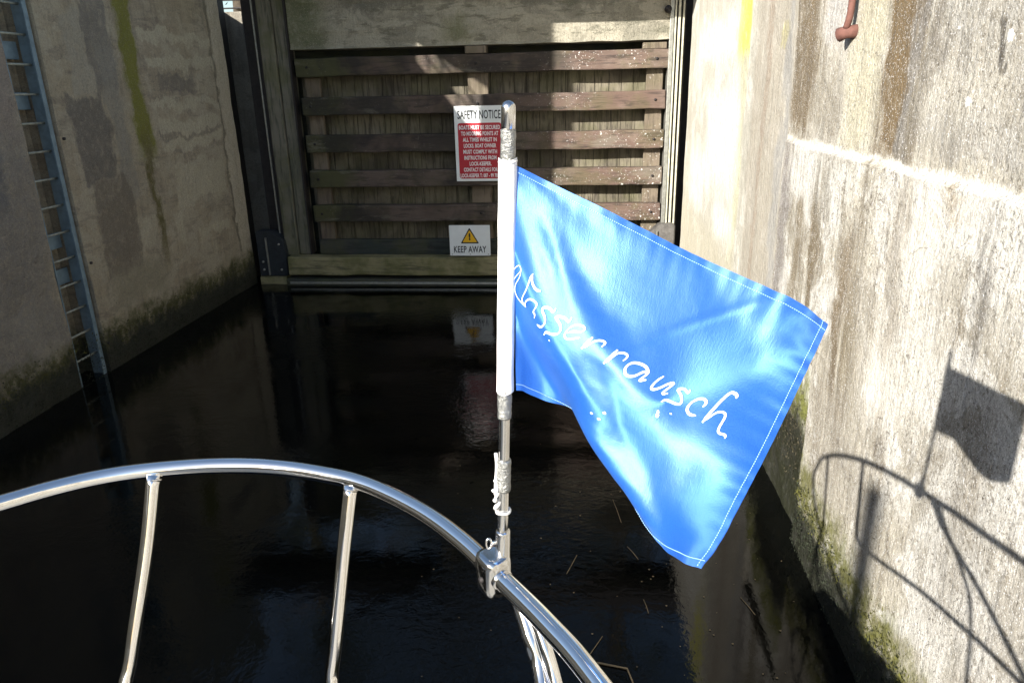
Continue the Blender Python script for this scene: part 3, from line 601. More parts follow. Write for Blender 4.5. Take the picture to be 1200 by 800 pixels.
# ------------------------------------------------------------------ boat: hull below the frame, bow railing
ZR = 2.125
boat = empty('boat', (-.6, 0, 1.4), 'boat with curved polished stainless bow railing in the foreground', 'boat')
ax = Vector((.13, .99, 0)).normalized(); sd_ = Vector((ax.y, -ax.x, 0)); apex = Vector((-.56, .98, 0))
def hull():
    bm = bmesh.new(); rows = []
    for i in range(15):
        t = i/14; dist = 9*t**1.6
        hb = 1.55*(1-math.exp(-dist*.95)) if i else .02
        c = apex-ax*dist; row = []
        for s in (-1, 1):
            for wz, k in ((1.34, 1.0), (.95, .86), (.4, .62), (-.25, .3)):
                row.append(bm.verts.new(c+ax*(-.25*(1.34-wz))+sd_*(s*hb*k)+Vector((0, 0, wz))-boat.location))
        rows.append(row)
    for a, b in zip(rows, rows[1:]):
        for s in (0, 4):
            for k in range(3): bm.faces.new((a[s+k], a[s+k+1], b[s+k+1], b[s+k]))
        bm.faces.new((a[3], b[3], b[7], a[7]))
    for r_ in (rows[0], rows[-1]):
        for k in range(3): bm.faces.new((r_[k], r_[k+1], r_[4+k+1], r_[4+k]))
    bmesh.ops.recalc_face_normals(bm, faces=bm.faces[:]); o = from_bm('hull', bm, M_GEL, boat, True)
    bm = bmesh.new(); prev = None
    for i in range(15):
        t = i/14; dist = 9*t**1.6; hb = 1.55*(1-math.exp(-dist*.95)) if i else .02; c = apex-ax*dist-boat.location
        cur = [bm.verts.new(c+sd_*(s*hb)+Vector((0, 0, 1.345))) for s in (-1, 1)]
        if prev: bm.faces.new((prev[0], prev[1], cur[1], cur[0]))
        prev = cur
    bmesh.ops.recalc_face_normals(bm, faces=bm.faces[:]); from_bm('deck', bm, M_DECK, boat)
M_GEL = simple('white_gelcoat', (.75, .75, .73), .25); M_DECK = simple('deck_cream', (.45, .43, .38), .8, 0, 60, .2, .3)
hull()
rail = [(.42, -.75), (.34, -.2), (.24, .12), (.13, .41), (.021, .609), (-.036, .694), (-.097, .772), (-.163, .853), (-.239, .926), (-.337, .992), (-.418, 1.022), (-.513, 1.041), (-.616, 1.040), (-.713, 1.021), (-.786, .994), (-.846, .954), (-.897, .907), (-1.02, .79), (-1.14, .62), (-1.26, .4), (-1.42, .0), (-1.55, -.5), (-1.6, -.9)]
tube_obj('top_rail', catmull([(x, y, ZR) for x, y in rail], 7), .0132, M_CHROME, boat, 32)
def post(P, n=8, r=.0112): tube_obj('stanchion', catmull(P, n), r, M_CHROME, boat, 24)
post([(-.709, 1.012, ZR-.004), (-.722, .972, 2.0), (-.738, .925, 1.88), (-.749, .895, 1.805), (-.765, .865, 1.775), (-.86, .77, 1.76), (-1.0, .6, 1.76), (-1.25, .2, 1.76), (-1.4, -.2, 1.76)])
post([(-.366, .998, ZR-.004), (-.381, .965, 2.0), (-.396, .928, 1.86), (-.403, .912, 1.80), (-.39, .885, 1.755), (-.30, .79, 1.75), (-.20, .68, 1.77), (-.05, .56, 1.77), (.12, .34, 1.77), (.3, -.1, 1.77)])
post([(-.072, .741, ZR-.004), (-.056, .712, 2.09), (-.039, .68, 2.05), (-.012, .56, 2.0), (.0, .44, 1.97), (.0, .13, 1.88), (0, -.3, 1.75)], r=.0112)
post([(-.055, .722, ZR-.004), (-.038, .697, 2.09), (-.021, .668, 2.045), (.01, .58, 1.96), (.03, .50, 1.86), (.05, .46, 1.6), (.05, .46, 1.40)], r=.008)
for x, y in ((-1.02, .6), (.22, .1), (-1.36, .0)): tube_obj('deck_post', [(x, y, 1.34), (x, y, 1.80)], .011, M_CHROME, boat, 16)
for (x, y, z) in ((-.709, 1.012, ZR-.012), (-.366, .998, ZR-.012)):
    tube_obj('weld_collar', [(x, y, z+.002), (x-.0005, y-.002, z-.002)], .0126, M_CAST, boat, 20)

# ------------------------------------------------------------------ flagpole
PA, PB = at(588.5, 690, 1, .79), at(596, 118, 1, .79)
def pp(v): q = at(590, v, 1, .79); t = (q.z-PA.z)/(PB.z-PA.z); return PA+(PB-PA)*t
fp = empty('flagpole', pp(665), 'slim stainless flagpole with domed cap clamped on the boat railing', 'flagpole')
tube_obj('pole', [pp(v) for v in (668, 600, 500, 400, 300, 200, 150)], .0068, M_STAFF, fp, 24)
top = pp(118); ud = (PB-PA).normalized(); rc = .0076
tube_obj('cap', [top-ud*.040, top-ud*.0072]+[top-ud*(.0072*(1-sin(a))) for a in (.3, .6, .9, 1.2, 1.45)], [rc, rc]+[rc*cos(a) for a in (.3, .6, .9, 1.2, 1.45)], M_STAFF, fp, 28)
def tape(v0, v1, r, n=14, name='tape'):
    P = [pp(v0+(v1-v0)*k/n) for k in range(n+1)]; tube_obj(name, P, [r*(1+.05*noise.noise(Vector((k*.9, v0, 0)))) for k in range(n+1)], M_TAPE, fp, 28, wob=.10)
tape(152, 190, .0082); tape(452, 489, .0084); tape(538, 574, .0088)
# loose cord end and knot
cl = Vector((-1, -.25, 0)).normalized()
tube_obj('cord', catmull([pp(530)+cl*.010, pp(545)+cl*.0085, pp(562)+cl*.0095, pp(578)+cl*.010], 5), .0022, M_CORD, fp, 8)
P = []
for k in range(60):
    t = k/59; a = t*2*pi*3.3; q = pp(562+34*t); P.append(q+cl*(.0085+.0022*cos(a)+.0012*sin(5*t))+Vector((.0012*sin(a*1.7), -.003+.0028*sin(a), .0018*cos(a*.8))))
tube_obj('cord', P, [.0021+.0006*sin(k*.55) for k in range(60)], M_CORD, fp, 8)
P = []
for k in range(25): a = 2*pi*k/24; P.append(pp(598)+Vector((cos(a)*.0085, sin(a)*.0085, .0008*sin(3*a))))
tube_obj('cord_ring', P, .0018, M_CORD, fp, 8)
for k in range(1):
    P = [pp(189+k*3)+Vector((cos(2*pi*i/20)*.0095, sin(2*pi*i/20)*.0095, .001*sin(i+k))) for i in range(21)]; tube_obj('cord_ring', P, .0012, M_CORD, fp, 6)
# socket, thumbscrew and clamp block
tube_obj('socket', [pp(v) for v in (662, 650, 628, 623, 621)], [.0102, .0098, .0096, .0094, .0088], M_STAFF, fp, 28)
s0 = pp(634); tube_obj('thumbscrew', [s0+Vector((-.009, -.003, 0)), s0+Vector((-.014, -.005, 0))], .003, M_CAST, fp, 12)
P = [s0+Vector((-.0175, -.006, 0))+Vector((cos(a)*.0035, sin(a)*.0015, sin(a)*.0062)) for a in [2*pi*i/16 for i in range(17)]]; tube_obj('screw_loop', P, .0016, M_CAST, fp, 8)
bm = bmesh.new(); ringsz = [(-.034, .0150, .6), (-.031, .0180, 1), (-.02, .0192, 1), (.012, .0200, 1), (.0185, .0190, 1), (.022, .0165, 1), (.0225, .011, 1)]; RC = catmull([(x, y, ZR) for x, y in rail], 20); cc = min(RC, key=lambda q: (q-Vector((PA.x, PA.y+.004, ZR))).length); o = cc-fp.location; rr = []
td = Vector((-.06, .078, 0)).normalized(); tn = Vector((td.y, -td.x, 0))
for z, r_, q in ringsz:
    ring = []
    for k in range(28):
        a = 2*pi*k/28; e = 3.4; ca, sa = cos(a), sin(a); rad = r_/((abs(ca)**e+abs(sa)**e)**(1/e))
        ring.append(bm.verts.new(o+tn*(ca*rad*.98)+td*(sa*rad*1.12)+Vector((0, 0, z+.004))))
    rr.append(ring)
for a, b in zip(rr, rr[1:]):
    for k in range(28): bm.faces.new((a[k], a[(k+1) % 28], b[(k+1) % 28], b[k]))
bm.faces.new(rr[-1]); bm.faces.new(rr[0][::-1]); clampo = from_bm('clamp', bm, M_CAST, fp, True)
cr = Vector((cc.x, cc.y, ZR)); tube_obj('clamp_collar', [cr-td*.0262, cr-td*.0215, cr+td*.0215, cr+td*.0262], [.0138, .0148, .0148, .0138], M_CAST, fp, 28)
tube_obj('clamp_screw', [cr-tn*.021+Vector((0, 0, -.006)), cr-tn*.0165+Vector((0, 0, -.006))], .004, M_STEELD, fp, 6)

# ------------------------------------------------------------------ flag
GRID = [-745,7900,26429,-647,7914,26382,-550,7917,26333,-454,7903,26286,-360,7876,26242,-267,7846,26200,-175,7815,26159,-82,7783,26119,10,7749,26080,102,7713,26041,194,7685,26000,285,7666,25957,377,7647,25912,467,7628,25867,557,7606,25823,646,7584,25780,735,7560,25737,824,7536,25695,913,7512,25654,1002,7489,25613,1091,7467,25572,1180,7447,25531,1269,7425,25491,1356,7392,25456,1444,7354,25423,1531,7319,25389,1618,7287,25354,1705,7257,25319,1792,7229,25285,1879,7201,25250,1965,7173,25216,2057,7144,25181,2147,7140,25130,2232,7142,25076,2314,7157,25013,2389,7180,24945,2469,7180,24889,-747,7900,26337,-652,7901,26295,-558,7891,26247,-465,7875,26200,-372,7851,26154,-280,7823,26110,-190,7792,26067,-99,7761,26024,-8,7729,25983,83,7696,25943,174,7663,25903,264,7633,25862,354,7608,25820,444,7587,25777,533,7564,25734,621,7539,25692,708,7515,25650,796,7491,25608,884,7466,25567,972,7443,25527,1061,7420,25486,1149,7399,25445,1237,7381,25404,1323,7357,25365,1409,7324,25329,1494,7292,25294,1579,7262,25259,1663,7232,25224,1748,7202,25189,1833,7172,25155,1918,7142,25122,2006,7109,25089,2095,7099,25041,2179,7094,24991,2261,7099,24934,2339,7110,24872,2418,7113,24814,-749,7900,26245,-654,7886,26206,-561,7866,26157,-468,7846,26110,-377,7822,26062,-287,7795,26016,-197,7767,25970,-108,7737,25926,-17,7706,25883,73,7675,25842,163,7643,25802,253,7611,25762,342,7581,25721,430,7554,25680,517,7528,25639,604,7502,25598,690,7476,25557,776,7451,25516,863,7427,25476,949,7402,25436,1036,7379,25396,1123,7357,25356,1209,7336,25316,1294,7316,25275,1379,7291,25236,1462,7264,25199,1544,7236,25162,1626,7207,25126,1709,7176,25092,1791,7145,25059,1874,7112,25027,1959,7076,24995,2045,7059,24953,2129,7047,24907,2210,7043,24855,2289,7045,24799,2368,7047,24741,-751,7900,26154,-658,7875,26114,-566,7847,26065,-476,7818,26018,-387,7788,25970,-298,7762,25921,-209,7739,25873,-119,7713,25827,-30,7684,25783,60,7652,25740,150,7620,25699,238,7588,25659,326,7557,25619,413,7527,25579,499,7499,25540,584,7471,25500,669,7444,25460,754,7418,25420,839,7393,25381,924,7368,25341,1010,7343,25302,1095,7319,25263,1180,7296,25224,1263,7274,25184,1346,7253,25143,1428,7233,25102,1509,7209,25063,1589,7181,25026,1669,7149,24993,1749,7116,24960,1829,7081,24928,1910,7043,24898,1992,7017,24861,2075,6997,24820,2156,6985,24773,2235,6980,24720,2313,6978,24664,-753,7900,26061,-664,7866,26020,-574,7833,25970,-486,7797,25921,-401,7756,25874,-313,7726,25826,-223,7708,25776,-133,7689,25728,-43,7662,25682,46,7631,25639,135,7598,25598,222,7564,25558,309,7532,25519,395,7500,25480,480,7470,25441,564,7442,25402,648,7414,25363,732,7387,25325,815,7360,25286,899,7334,25247,983,7308,25209,1067,7282,25171,1151,7256,25134,1234,7233,25095,1315,7213,25054,1396,7196,25011,1476,7176,24970,1555,7151,24931,1633,7121,24896,1711,7087,24864,1789,7051,24833,1867,7013,24804,1946,6979,24773,2027,6952,24737,2107,6933,24694,2185,6922,24646,2264,6915,24593,-755,7900,25967,-670,7857,25925,-583,7821,25872,-497,7784,25821,-413,7739,25773,-329,7699,25727,-240,7675,25677,-150,7663,25624,-60,7642,25576,28,7608,25533,115,7572,25492,202,7536,25453,287,7502,25414,372,7469,25376,456,7438,25337,539,7408,25300,622,7379,25262,704,7351,25224,787,7324,25186,870,7297,25149,953,7270,25111,1036,7242,25074,1118,7215,25038,1199,7189,25001,1280,7170,24959,1359,7151,24918,1437,7129,24878,1515,7104,24840,1592,7076,24803,1668,7045,24769,1744,7012,24737,1820,6976,24707,1897,6936,24680,1975,6903,24648,2053,6877,24610,2131,6860,24566,2210,6847,24516,-758,7900,25870,-678,7849,25827,-594,7809,25772,-507,7773,25720,-422,7735,25669,-340,7689,25623,-257,7650,25576,-169,7631,25524,-80,7613,25473,9,7583,25428,95,7545,25388,181,7507,25350,265,7470,25311,348,7436,25274,431,7404,25236,513,7373,25199,595,7343,25162,677,7314,25125,759,7286,25088,841,7258,25051,923,7230,25015,1005,7202,24979,1086,7174,24943,1167,7148,24906,1246,7124,24868,1324,7102,24829,1400,7077,24791,1476,7050,24755,1552,7022,24719,1627,6994,24684,1702,6967,24649,1777,6936,24616,1852,6895,24590,1927,6857,24562,2004,6825,24528,2081,6802,24489,2159,6784,24444,-761,7900,25770,-686,7844,25726,-606,7797,25671,-521,7759,25616,-434,7725,25562,-352,7683,25512,-274,7633,25467,-193,7592,25420,-107,7567,25371,-19,7541,25323,69,7508,25281,154,7470,25242,238,7433,25204,320,7398,25167,402,7364,25130,483,7332,25094,564,7301,25057,645,7271,25021,726,7242,24985,807,7213,24949,888,7184,24913,969,7155,24878,1050,7127,24843,1129,7100,24808,1207,7073,24772,1283,7046,24737,1359,7019,24702,1433,6990,24668,1507,6962,24634,1581,6936,24599,1655,6911,24562,1729,6885,24526,1803,6847,24499,1877,6807,24473,1952,6770,24444,2028,6741,24408,2106,6717,24368,-764,7900,25669,-691,7841,25625,-616,7788,25569,-536,7741,25515,-452,7703,25460,-368,7666,25406,-288,7618,25359,-213,7560,25318,-132,7514,25276,-46,7483,25231,41,7456,25185,127,7425,25143,212,7392,25104,294,7356,25067,375,7323,25030,455,7291,24993,536,7260,24957,617,7228,24922,697,7197,24887,776,7166,24852,856,7137,24817,936,7107,24783,1015,7078,24749,1094,7050,24715,1171,7021,24681,1247,6992,24648,1321,6962,24616,1394,6932,24585,1466,6903,24552,1538,6877,24519,1610,6852,24483,1683,6827,24447,1757,6792,24419,1830,6752,24393,1904,6715,24365,1978,6682,24333,2056,6654,24295,-766,7900,25568,-696,7838,25523,-624,7780,25465,-550,7726,25410,-471,7678,25355,-390,7636,25300,-309,7591,25250,-233,7533,25208,-158,7471,25171,-76,7424,25133,9,7390,25090,94,7362,25046,179,7333,25004,261,7303,24965,342,7271,24927,423,7241,24889,503,7210,24853,583,7176,24819,662,7143,24786,740,7110,24753,819,7077,24720,897,7048,24686,976,7019,24653,1053,6991,24619,1130,6963,24586,1204,6933,24555,1277,6903,24525,1349,6872,24496,1421,6842,24466,1491,6814,24435,1563,6787,24402,1635,6761,24369,1707,6726,24341,1779,6689,24314,1852,6653,24286,1926,6619,24255,2003,6588,24220,-767,7900,25467,-698,7833,25422,-630,7771,25363,-559,7711,25308,-486,7656,25253,-408,7606,25199,-329,7556,25148,-252,7500,25105,-177,7437,25069,-100,7378,25035,-18,7331,25000,65,7294,24960,148,7263,24919,231,7236,24877,312,7208,24837,393,7180,24799,473,7152,24762,553,7120,24727,631,7085,24695,708,7050,24664,786,7016,24632,863,6988,24599,940,6961,24564,1017,6934,24530,1092,6907,24497,1166,6878,24466,1238,6847,24437,1308,6815,24410,1378,6784,24383,1448,6754,24356,1518,6724,24326,1588,6696,24296,1660,6661,24269,1731,6626,24242,1803,6591,24214,1876,6557,24184,1952,6524,24150,-766,7900,25367,-699,7829,25320,-634,7762,25260,-567,7696,25203,-497,7634,25148,-424,7575,25094,-350,7518,25044,-273,7459,24999,-198,7398,24961,-123,7338,24927,-46,7282,24895,34,7233,24862,115,7193,24825,196,7162,24786,277,7134,24746,357,7108,24707,437,7081,24669,516,7052,24633,594,7019,24600,670,6984,24569,746,6952,24538,822,6924,24504,898,6899,24469,974,6874,24435,1048,6848,24402,1121,6819,24372,1193,6788,24344,1263,6755,24319,1332,6721,24296,1401,6689,24272,1470,6657,24246,1539,6627,24219,1610,6592,24194,1680,6558,24167,1751,6524,24140,1823,6490,24110,1899,6456,24079,-763,7900,25265,-698,7824,25218,-635,7751,25159,-570,7679,25102,-505,7612,25047,-435,7545,24993,-364,7482,24944,-290,7419,24899,-215,7358,24860,-140,7299,24825,-65,7242,24792,10,7189,24760,87,7140,24729,165,7098,24695,245,7068,24658,325,7041,24620,404,7013,24582,482,6984,24547,559,6953,24514,635,6921,24481,710,6891,24449,785,6864,24415,861,6840,24380,935,6816,24346,1009,6791,24313,1081,6763,24283,1152,6731,24257,1220,6697,24235,1289,6662,24214,1356,6627,24193,1424,6594,24171,1493,6561,24147,1562,6527,24123,1632,6493,24097,1702,6459,24071,1773,6425,24042,1848,6390,24012,-759,7900,25163,-696,7819,25116,-634,7742,25057,-571,7665,24998,-509,7593,24943,-444,7520,24889,-376,7451,24839,-305,7385,24793,-231,7321,24752,-159,7262,24716,-86,7206,24681,-12,7155,24648,62,7106,24616,138,7064,24582,215,7026,24548,291,6989,24515,367,6953,24483,443,6919,24450,518,6887,24418,593,6856,24385,668,6827,24352,742,6801,24319,817,6778,24284,890,6756,24250,963,6731,24218,1035,6703,24189,1105,6671,24164,1174,6636,24144,1242,6599,24126,1309,6563,24109,1376,6528,24090,1444,6494,24069,1512,6459,24048,1581,6425,24025,1650,6391,23999,1720,6356,23973,1793,6320,23945,-754,7900,25063,-692,7817,25016,-633,7738,24956,-571,7657,24896,-512,7583,24840,-448,7507,24785,-384,7435,24735,-315,7364,24689,-245,7297,24648,-174,7236,24610,-103,7180,24575,-29,7130,24541,46,7088,24507,123,7051,24471,199,7014,24437,272,6970,24406,343,6925,24377,413,6879,24349,485,6839,24320,557,6802,24290,631,6770,24260,705,6743,24227,779,6721,24194,852,6699,24161,924,6675,24129,995,6647,24102,1064,6616,24078,1132,6580,24059,1199,6543,24044,1265,6505,24029,1331,6469,24013,1398,6433,23995,1464,6397,23976,1532,6361,23955,1600,6326,23932,1669,6290,23907,1742,6253,23882,-750,7900,24968,-690,7820,24916,-632,7742,24855,-572,7664,24793,-514,7591,24734,-452,7515,24678,-390,7442,24626,-325,7369,24579,-259,7298,24536,-191,7231,24497,-122,7170,24462,-49,7118,24428,27,7074,24394,104,7037,24359,179,6999,24325,252,6960,24292,323,6916,24261,390,6868,24232,456,6818,24204,523,6773,24177,594,6733,24149,666,6701,24119,738,6673,24090,810,6647,24060,881,6620,24032,951,6592,24006,1020,6560,23983,1088,6525,23966,1154,6488,23953,1219,6450,23941,1285,6412,23928,1350,6374,23914,1416,6336,23898,1482,6298,23880,1549,6261,23861,1617,6223,23840,1688,6182,23818,-748,7900,24868,-689,7828,24818,-632,7757,24755,-574,7687,24693,-516,7618,24634,-456,7548,24577,-395,7477,24525,-333,7404,24476,-270,7330,24432,-206,7258,24391,-139,7188,24354,-69,7124,24320,6,7068,24287,81,7021,24255,157,6980,24222,232,6943,24189,305,6905,24156,375,6864,24125,441,6816,24095,507,6770,24065,574,6728,24037,643,6688,24009,712,6651,23982,780,6615,23957,849,6582,23932,916,6550,23910,984,6517,23891,1049,6482,23875,1114,6445,23864,1178,6406,23853,1242,6366,23843,1305,6325,23832,1369,6284,23820,1434,6242,23806,1499,6201,23791,1566,6158,23775,1635,6113,23758,-746,7900,24760,-690,7847,24718,-636,7790,24658,-580,7734,24598,-521,7675,24540,-460,7612,24484,-399,7544,24431,-337,7471,24382,-276,7395,24336,-215,7317,24293,-153,7239,24251,-89,7162,24212,-21,7090,24177,53,7028,24143,130,6978,24111,206,6935,24078,281,6897,24046,355,6861,24013,426,6821,23981,493,6776,23949,560,6731,23919,626,6688,23890,693,6646,23864,758,6604,23839,822,6562,23817,885,6521,23799,948,6483,23783,1012,6447,23770,1075,6410,23762,1137,6371,23755,1199,6329,23748,1260,6284,23741,1322,6238,23734,1385,6190,23726,1448,6142,23718,1513,6093,23708,1581,6041,23698,-746,7900,24659,-689,7867,24618,-639,7832,24564,-584,7792,24510,-525,7745,24457,-464,7688,24405,-401,7623,24353,-338,7549,24304,-278,7471,24257,-217,7389,24211,-160,7306,24166,-101,7222,24121,-41,7140,24078,29,7063,24039,104,6998,24004,181,6944,23971,258,6899,23939,334,6859,23906,410,6823,23873,482,6781,23841,550,6735,23809,617,6689,23779,682,6642,23752,745,6595,23727,805,6548,23707,862,6502,23691,921,6459,23678,981,6421,23669,1042,6383,23662,1102,6344,23658,1161,6299,23654,1218,6250,23651,1277,6198,23649,1338,6144,23647,1399,6088,23645,1462,6031,23644,1528,5972,23641,-747,7900,24562,-689,7891,24518,-640,7876,24469,-586,7854,24422,-526,7820,24373,-463,7770,24323,-398,7706,24273,-334,7631,24225,-274,7551,24178,-214,7464,24131,-158,7377,24085,-103,7286,24036,-49,7199,23990,11,7113,23946,78,7035,23906,152,6965,23869,229,6907,23834,306,6859,23800,383,6816,23765,460,6777,23729,533,6732,23693,602,6685,23660,667,6634,23631,728,6582,23606,785,6530,23586,840,6480,23571,895,6433,23561,952,6391,23556,1010,6351,23555,1066,6309,23557,1122,6262,23559,1177,6210,23561,1234,6154,23563,1292,6094,23567,1350,6031,23572,1411,5967,23578,1474,5902,23583,-748,7900,24458,-690,7909,24417,-639,7912,24372,-582,7905,24330,-520,7883,24286,-457,7840,24240,-390,7777,24191,-325,7701,24144,-265,7619,24098,-207,7529,24051,-153,7438,24005,-100,7344,23955,-51,7252,23907,0,7160,23860,56,7072,23818,120,6989,23778,193,6915,23741,270,6852,23705,349,6799,23667,428,6752,23628,505,6707,23589,578,6660,23552,647,6611,23518,711,6559,23491,768,6503,23472,820,6449,23459,873,6398,23453,926,6350,23453,980,6305,23459,1033,6260,23467,1086,6211,23474,1139,6158,23479,1194,6100,23485,1249,6037,23493,1305,5971,23503,1362,5904,23514,1422,5835,23525,-750,7900,24351,-689,7919,24313,-634,7936,24270,-574,7945,24231,-508,7935,24190,-443,7901,24147,-375,7840,24101,-310,7763,24055,-251,7679,24011,-195,7586,23965,-145,7493,23920,-95,7395,23871,-49,7301,23823,-2,7205,23772,43,7113,23723,96,7022,23677,155,6936,23635,224,6856,23597,302,6785,23562,383,6724,23527,463,6669,23489,539,6617,23449,612,6568,23411,680,6517,23378,742,6462,23355,795,6403,23343,846,6346,23341,897,6291,23349,948,6242,23363,1000,6196,23379,1052,6147,23391,1104,6093,23401,1157,6033,23411,1209,5970,23423,1261,5905,23436,1315,5838,23450,1371,5768,23464,-753,7900,24246,-688,7924,24210,-628,7950,24168,-564,7969,24130,-495,7971,24092,-427,7946,24053,-359,7892,24010,-293,7817,23967,-235,7732,23924,-180,7640,23880,-130,7547,23836,-80,7451,23788,-32,7359,23737,16,7268,23682,61,7180,23626,108,7090,23571,159,7002,23520,216,6912,23475,278,6824,23438,348,6739,23406,422,6662,23376,500,6590,23345,577,6526,23314,649,6469,23283,718,6415,23257,777,6358,23243,830,6298,23242,878,6239,23253,926,6184,23273,974,6134,23295,1024,6081,23312,1073,6025,23327,1122,5965,23341,1171,5902,23356,1219,5837,23372,1269,5772,23388,1320,5703,23404,-754,7900,24139,-687,7926,24107,-626,7956,24066,-561,7982,24027,-490,7995,23990,-420,7982,23953,-351,7939,23916,-283,7868,23877,-222,7787,23838,-164,7700,23798,-109,7612,23758,-53,7522,23712,1,7436,23664,54,7350,23609,103,7266,23552,154,7178,23492,203,7091,23436,255,6998,23381,307,6906,23334,364,6810,23292,423,6717,23256,485,6623,23223,548,6534,23194,618,6451,23170,690,6378,23152,758,6316,23141,819,6257,23139,870,6195,23151,913,6134,23175,956,6077,23203,1000,6020,23227,1044,5961,23248,1088,5899,23267,1132,5836,23287,1176,5772,23306,1221,5706,23326,1266,5636,23348,-753,7900,24029,-687,7926,24004,-628,7955,23964,-565,7983,23926,-496,8002,23889,-426,8000,23854,-355,7971,23820,-285,7916,23789,-218,7846,23758,-151,7768,23726,-86,7689,23692,-22,7607,23653,37,7525,23609,96,7441,23556,150,7359,23500,204,7271,23437,255,7185,23377,308,7090,23316,358,6997,23262,411,6895,23209,461,6796,23164,513,6689,23120,563,6588,23084,619,6484,23056,678,6389,23039,747,6303,23035,814,6232,23040,870,6167,23054,913,6102,23079,949,6038,23108,984,5974,23137,1020,5909,23163,1057,5843,23188,1094,5777,23214,1132,5710,23240,1169,5642,23267,1208,5571,23296,-752,7900,23919,-687,7924,23900,-633,7949,23862,-575,7975,23824,-509,7996,23788,-442,8002,23753,-371,7989,23723,-296,7956,23701,-219,7905,23683,-140,7844,23662,-64,7775,23637,8,7699,23604,74,7622,23563,138,7540,23510,196,7460,23453,256,7372,23388,310,7286,23325,366,7189,23259,416,7093,23200,467,6985,23140,513,6880,23086,560,6765,23034,605,6655,22991,653,6540,22955,703,6433,22933,760,6329,22925,820,6237,22932,876,6156,22950,917,6081,22977,948,6009,23010,975,5938,23042,1001,5866,23072,1028,5794,23104,1056,5722,23137,1086,5652,23172,1116,5581,23207,1146,5507,23243,-751,7900,23808,-689,7921,23797,-640,7941,23761,-587,7963,23724,-525,7983,23689,-462,7995,23655,-390,7998,23630,-309,7990,23615,-220,7965,23609,-126,7921,23602,-40,7861,23587,39,7789,23560,109,7714,23521,178,7633,23468,240,7553,23411,305,7464,23343,361,7377,23279,420,7276,23208,470,7178,23146,521,7063,23079,564,6955,23022,610,6830,22962,651,6716,22914,696,6591,22871,740,6478,22843,789,6363,22829,839,6259,22832,886,6160,22849,924,6069,22877,950,5985,22911,968,5905,22946,985,5826,22981,1001,5748,23019,1019,5671,23061,1039,5596,23102,1060,5525,23145,1082,5450,23188]
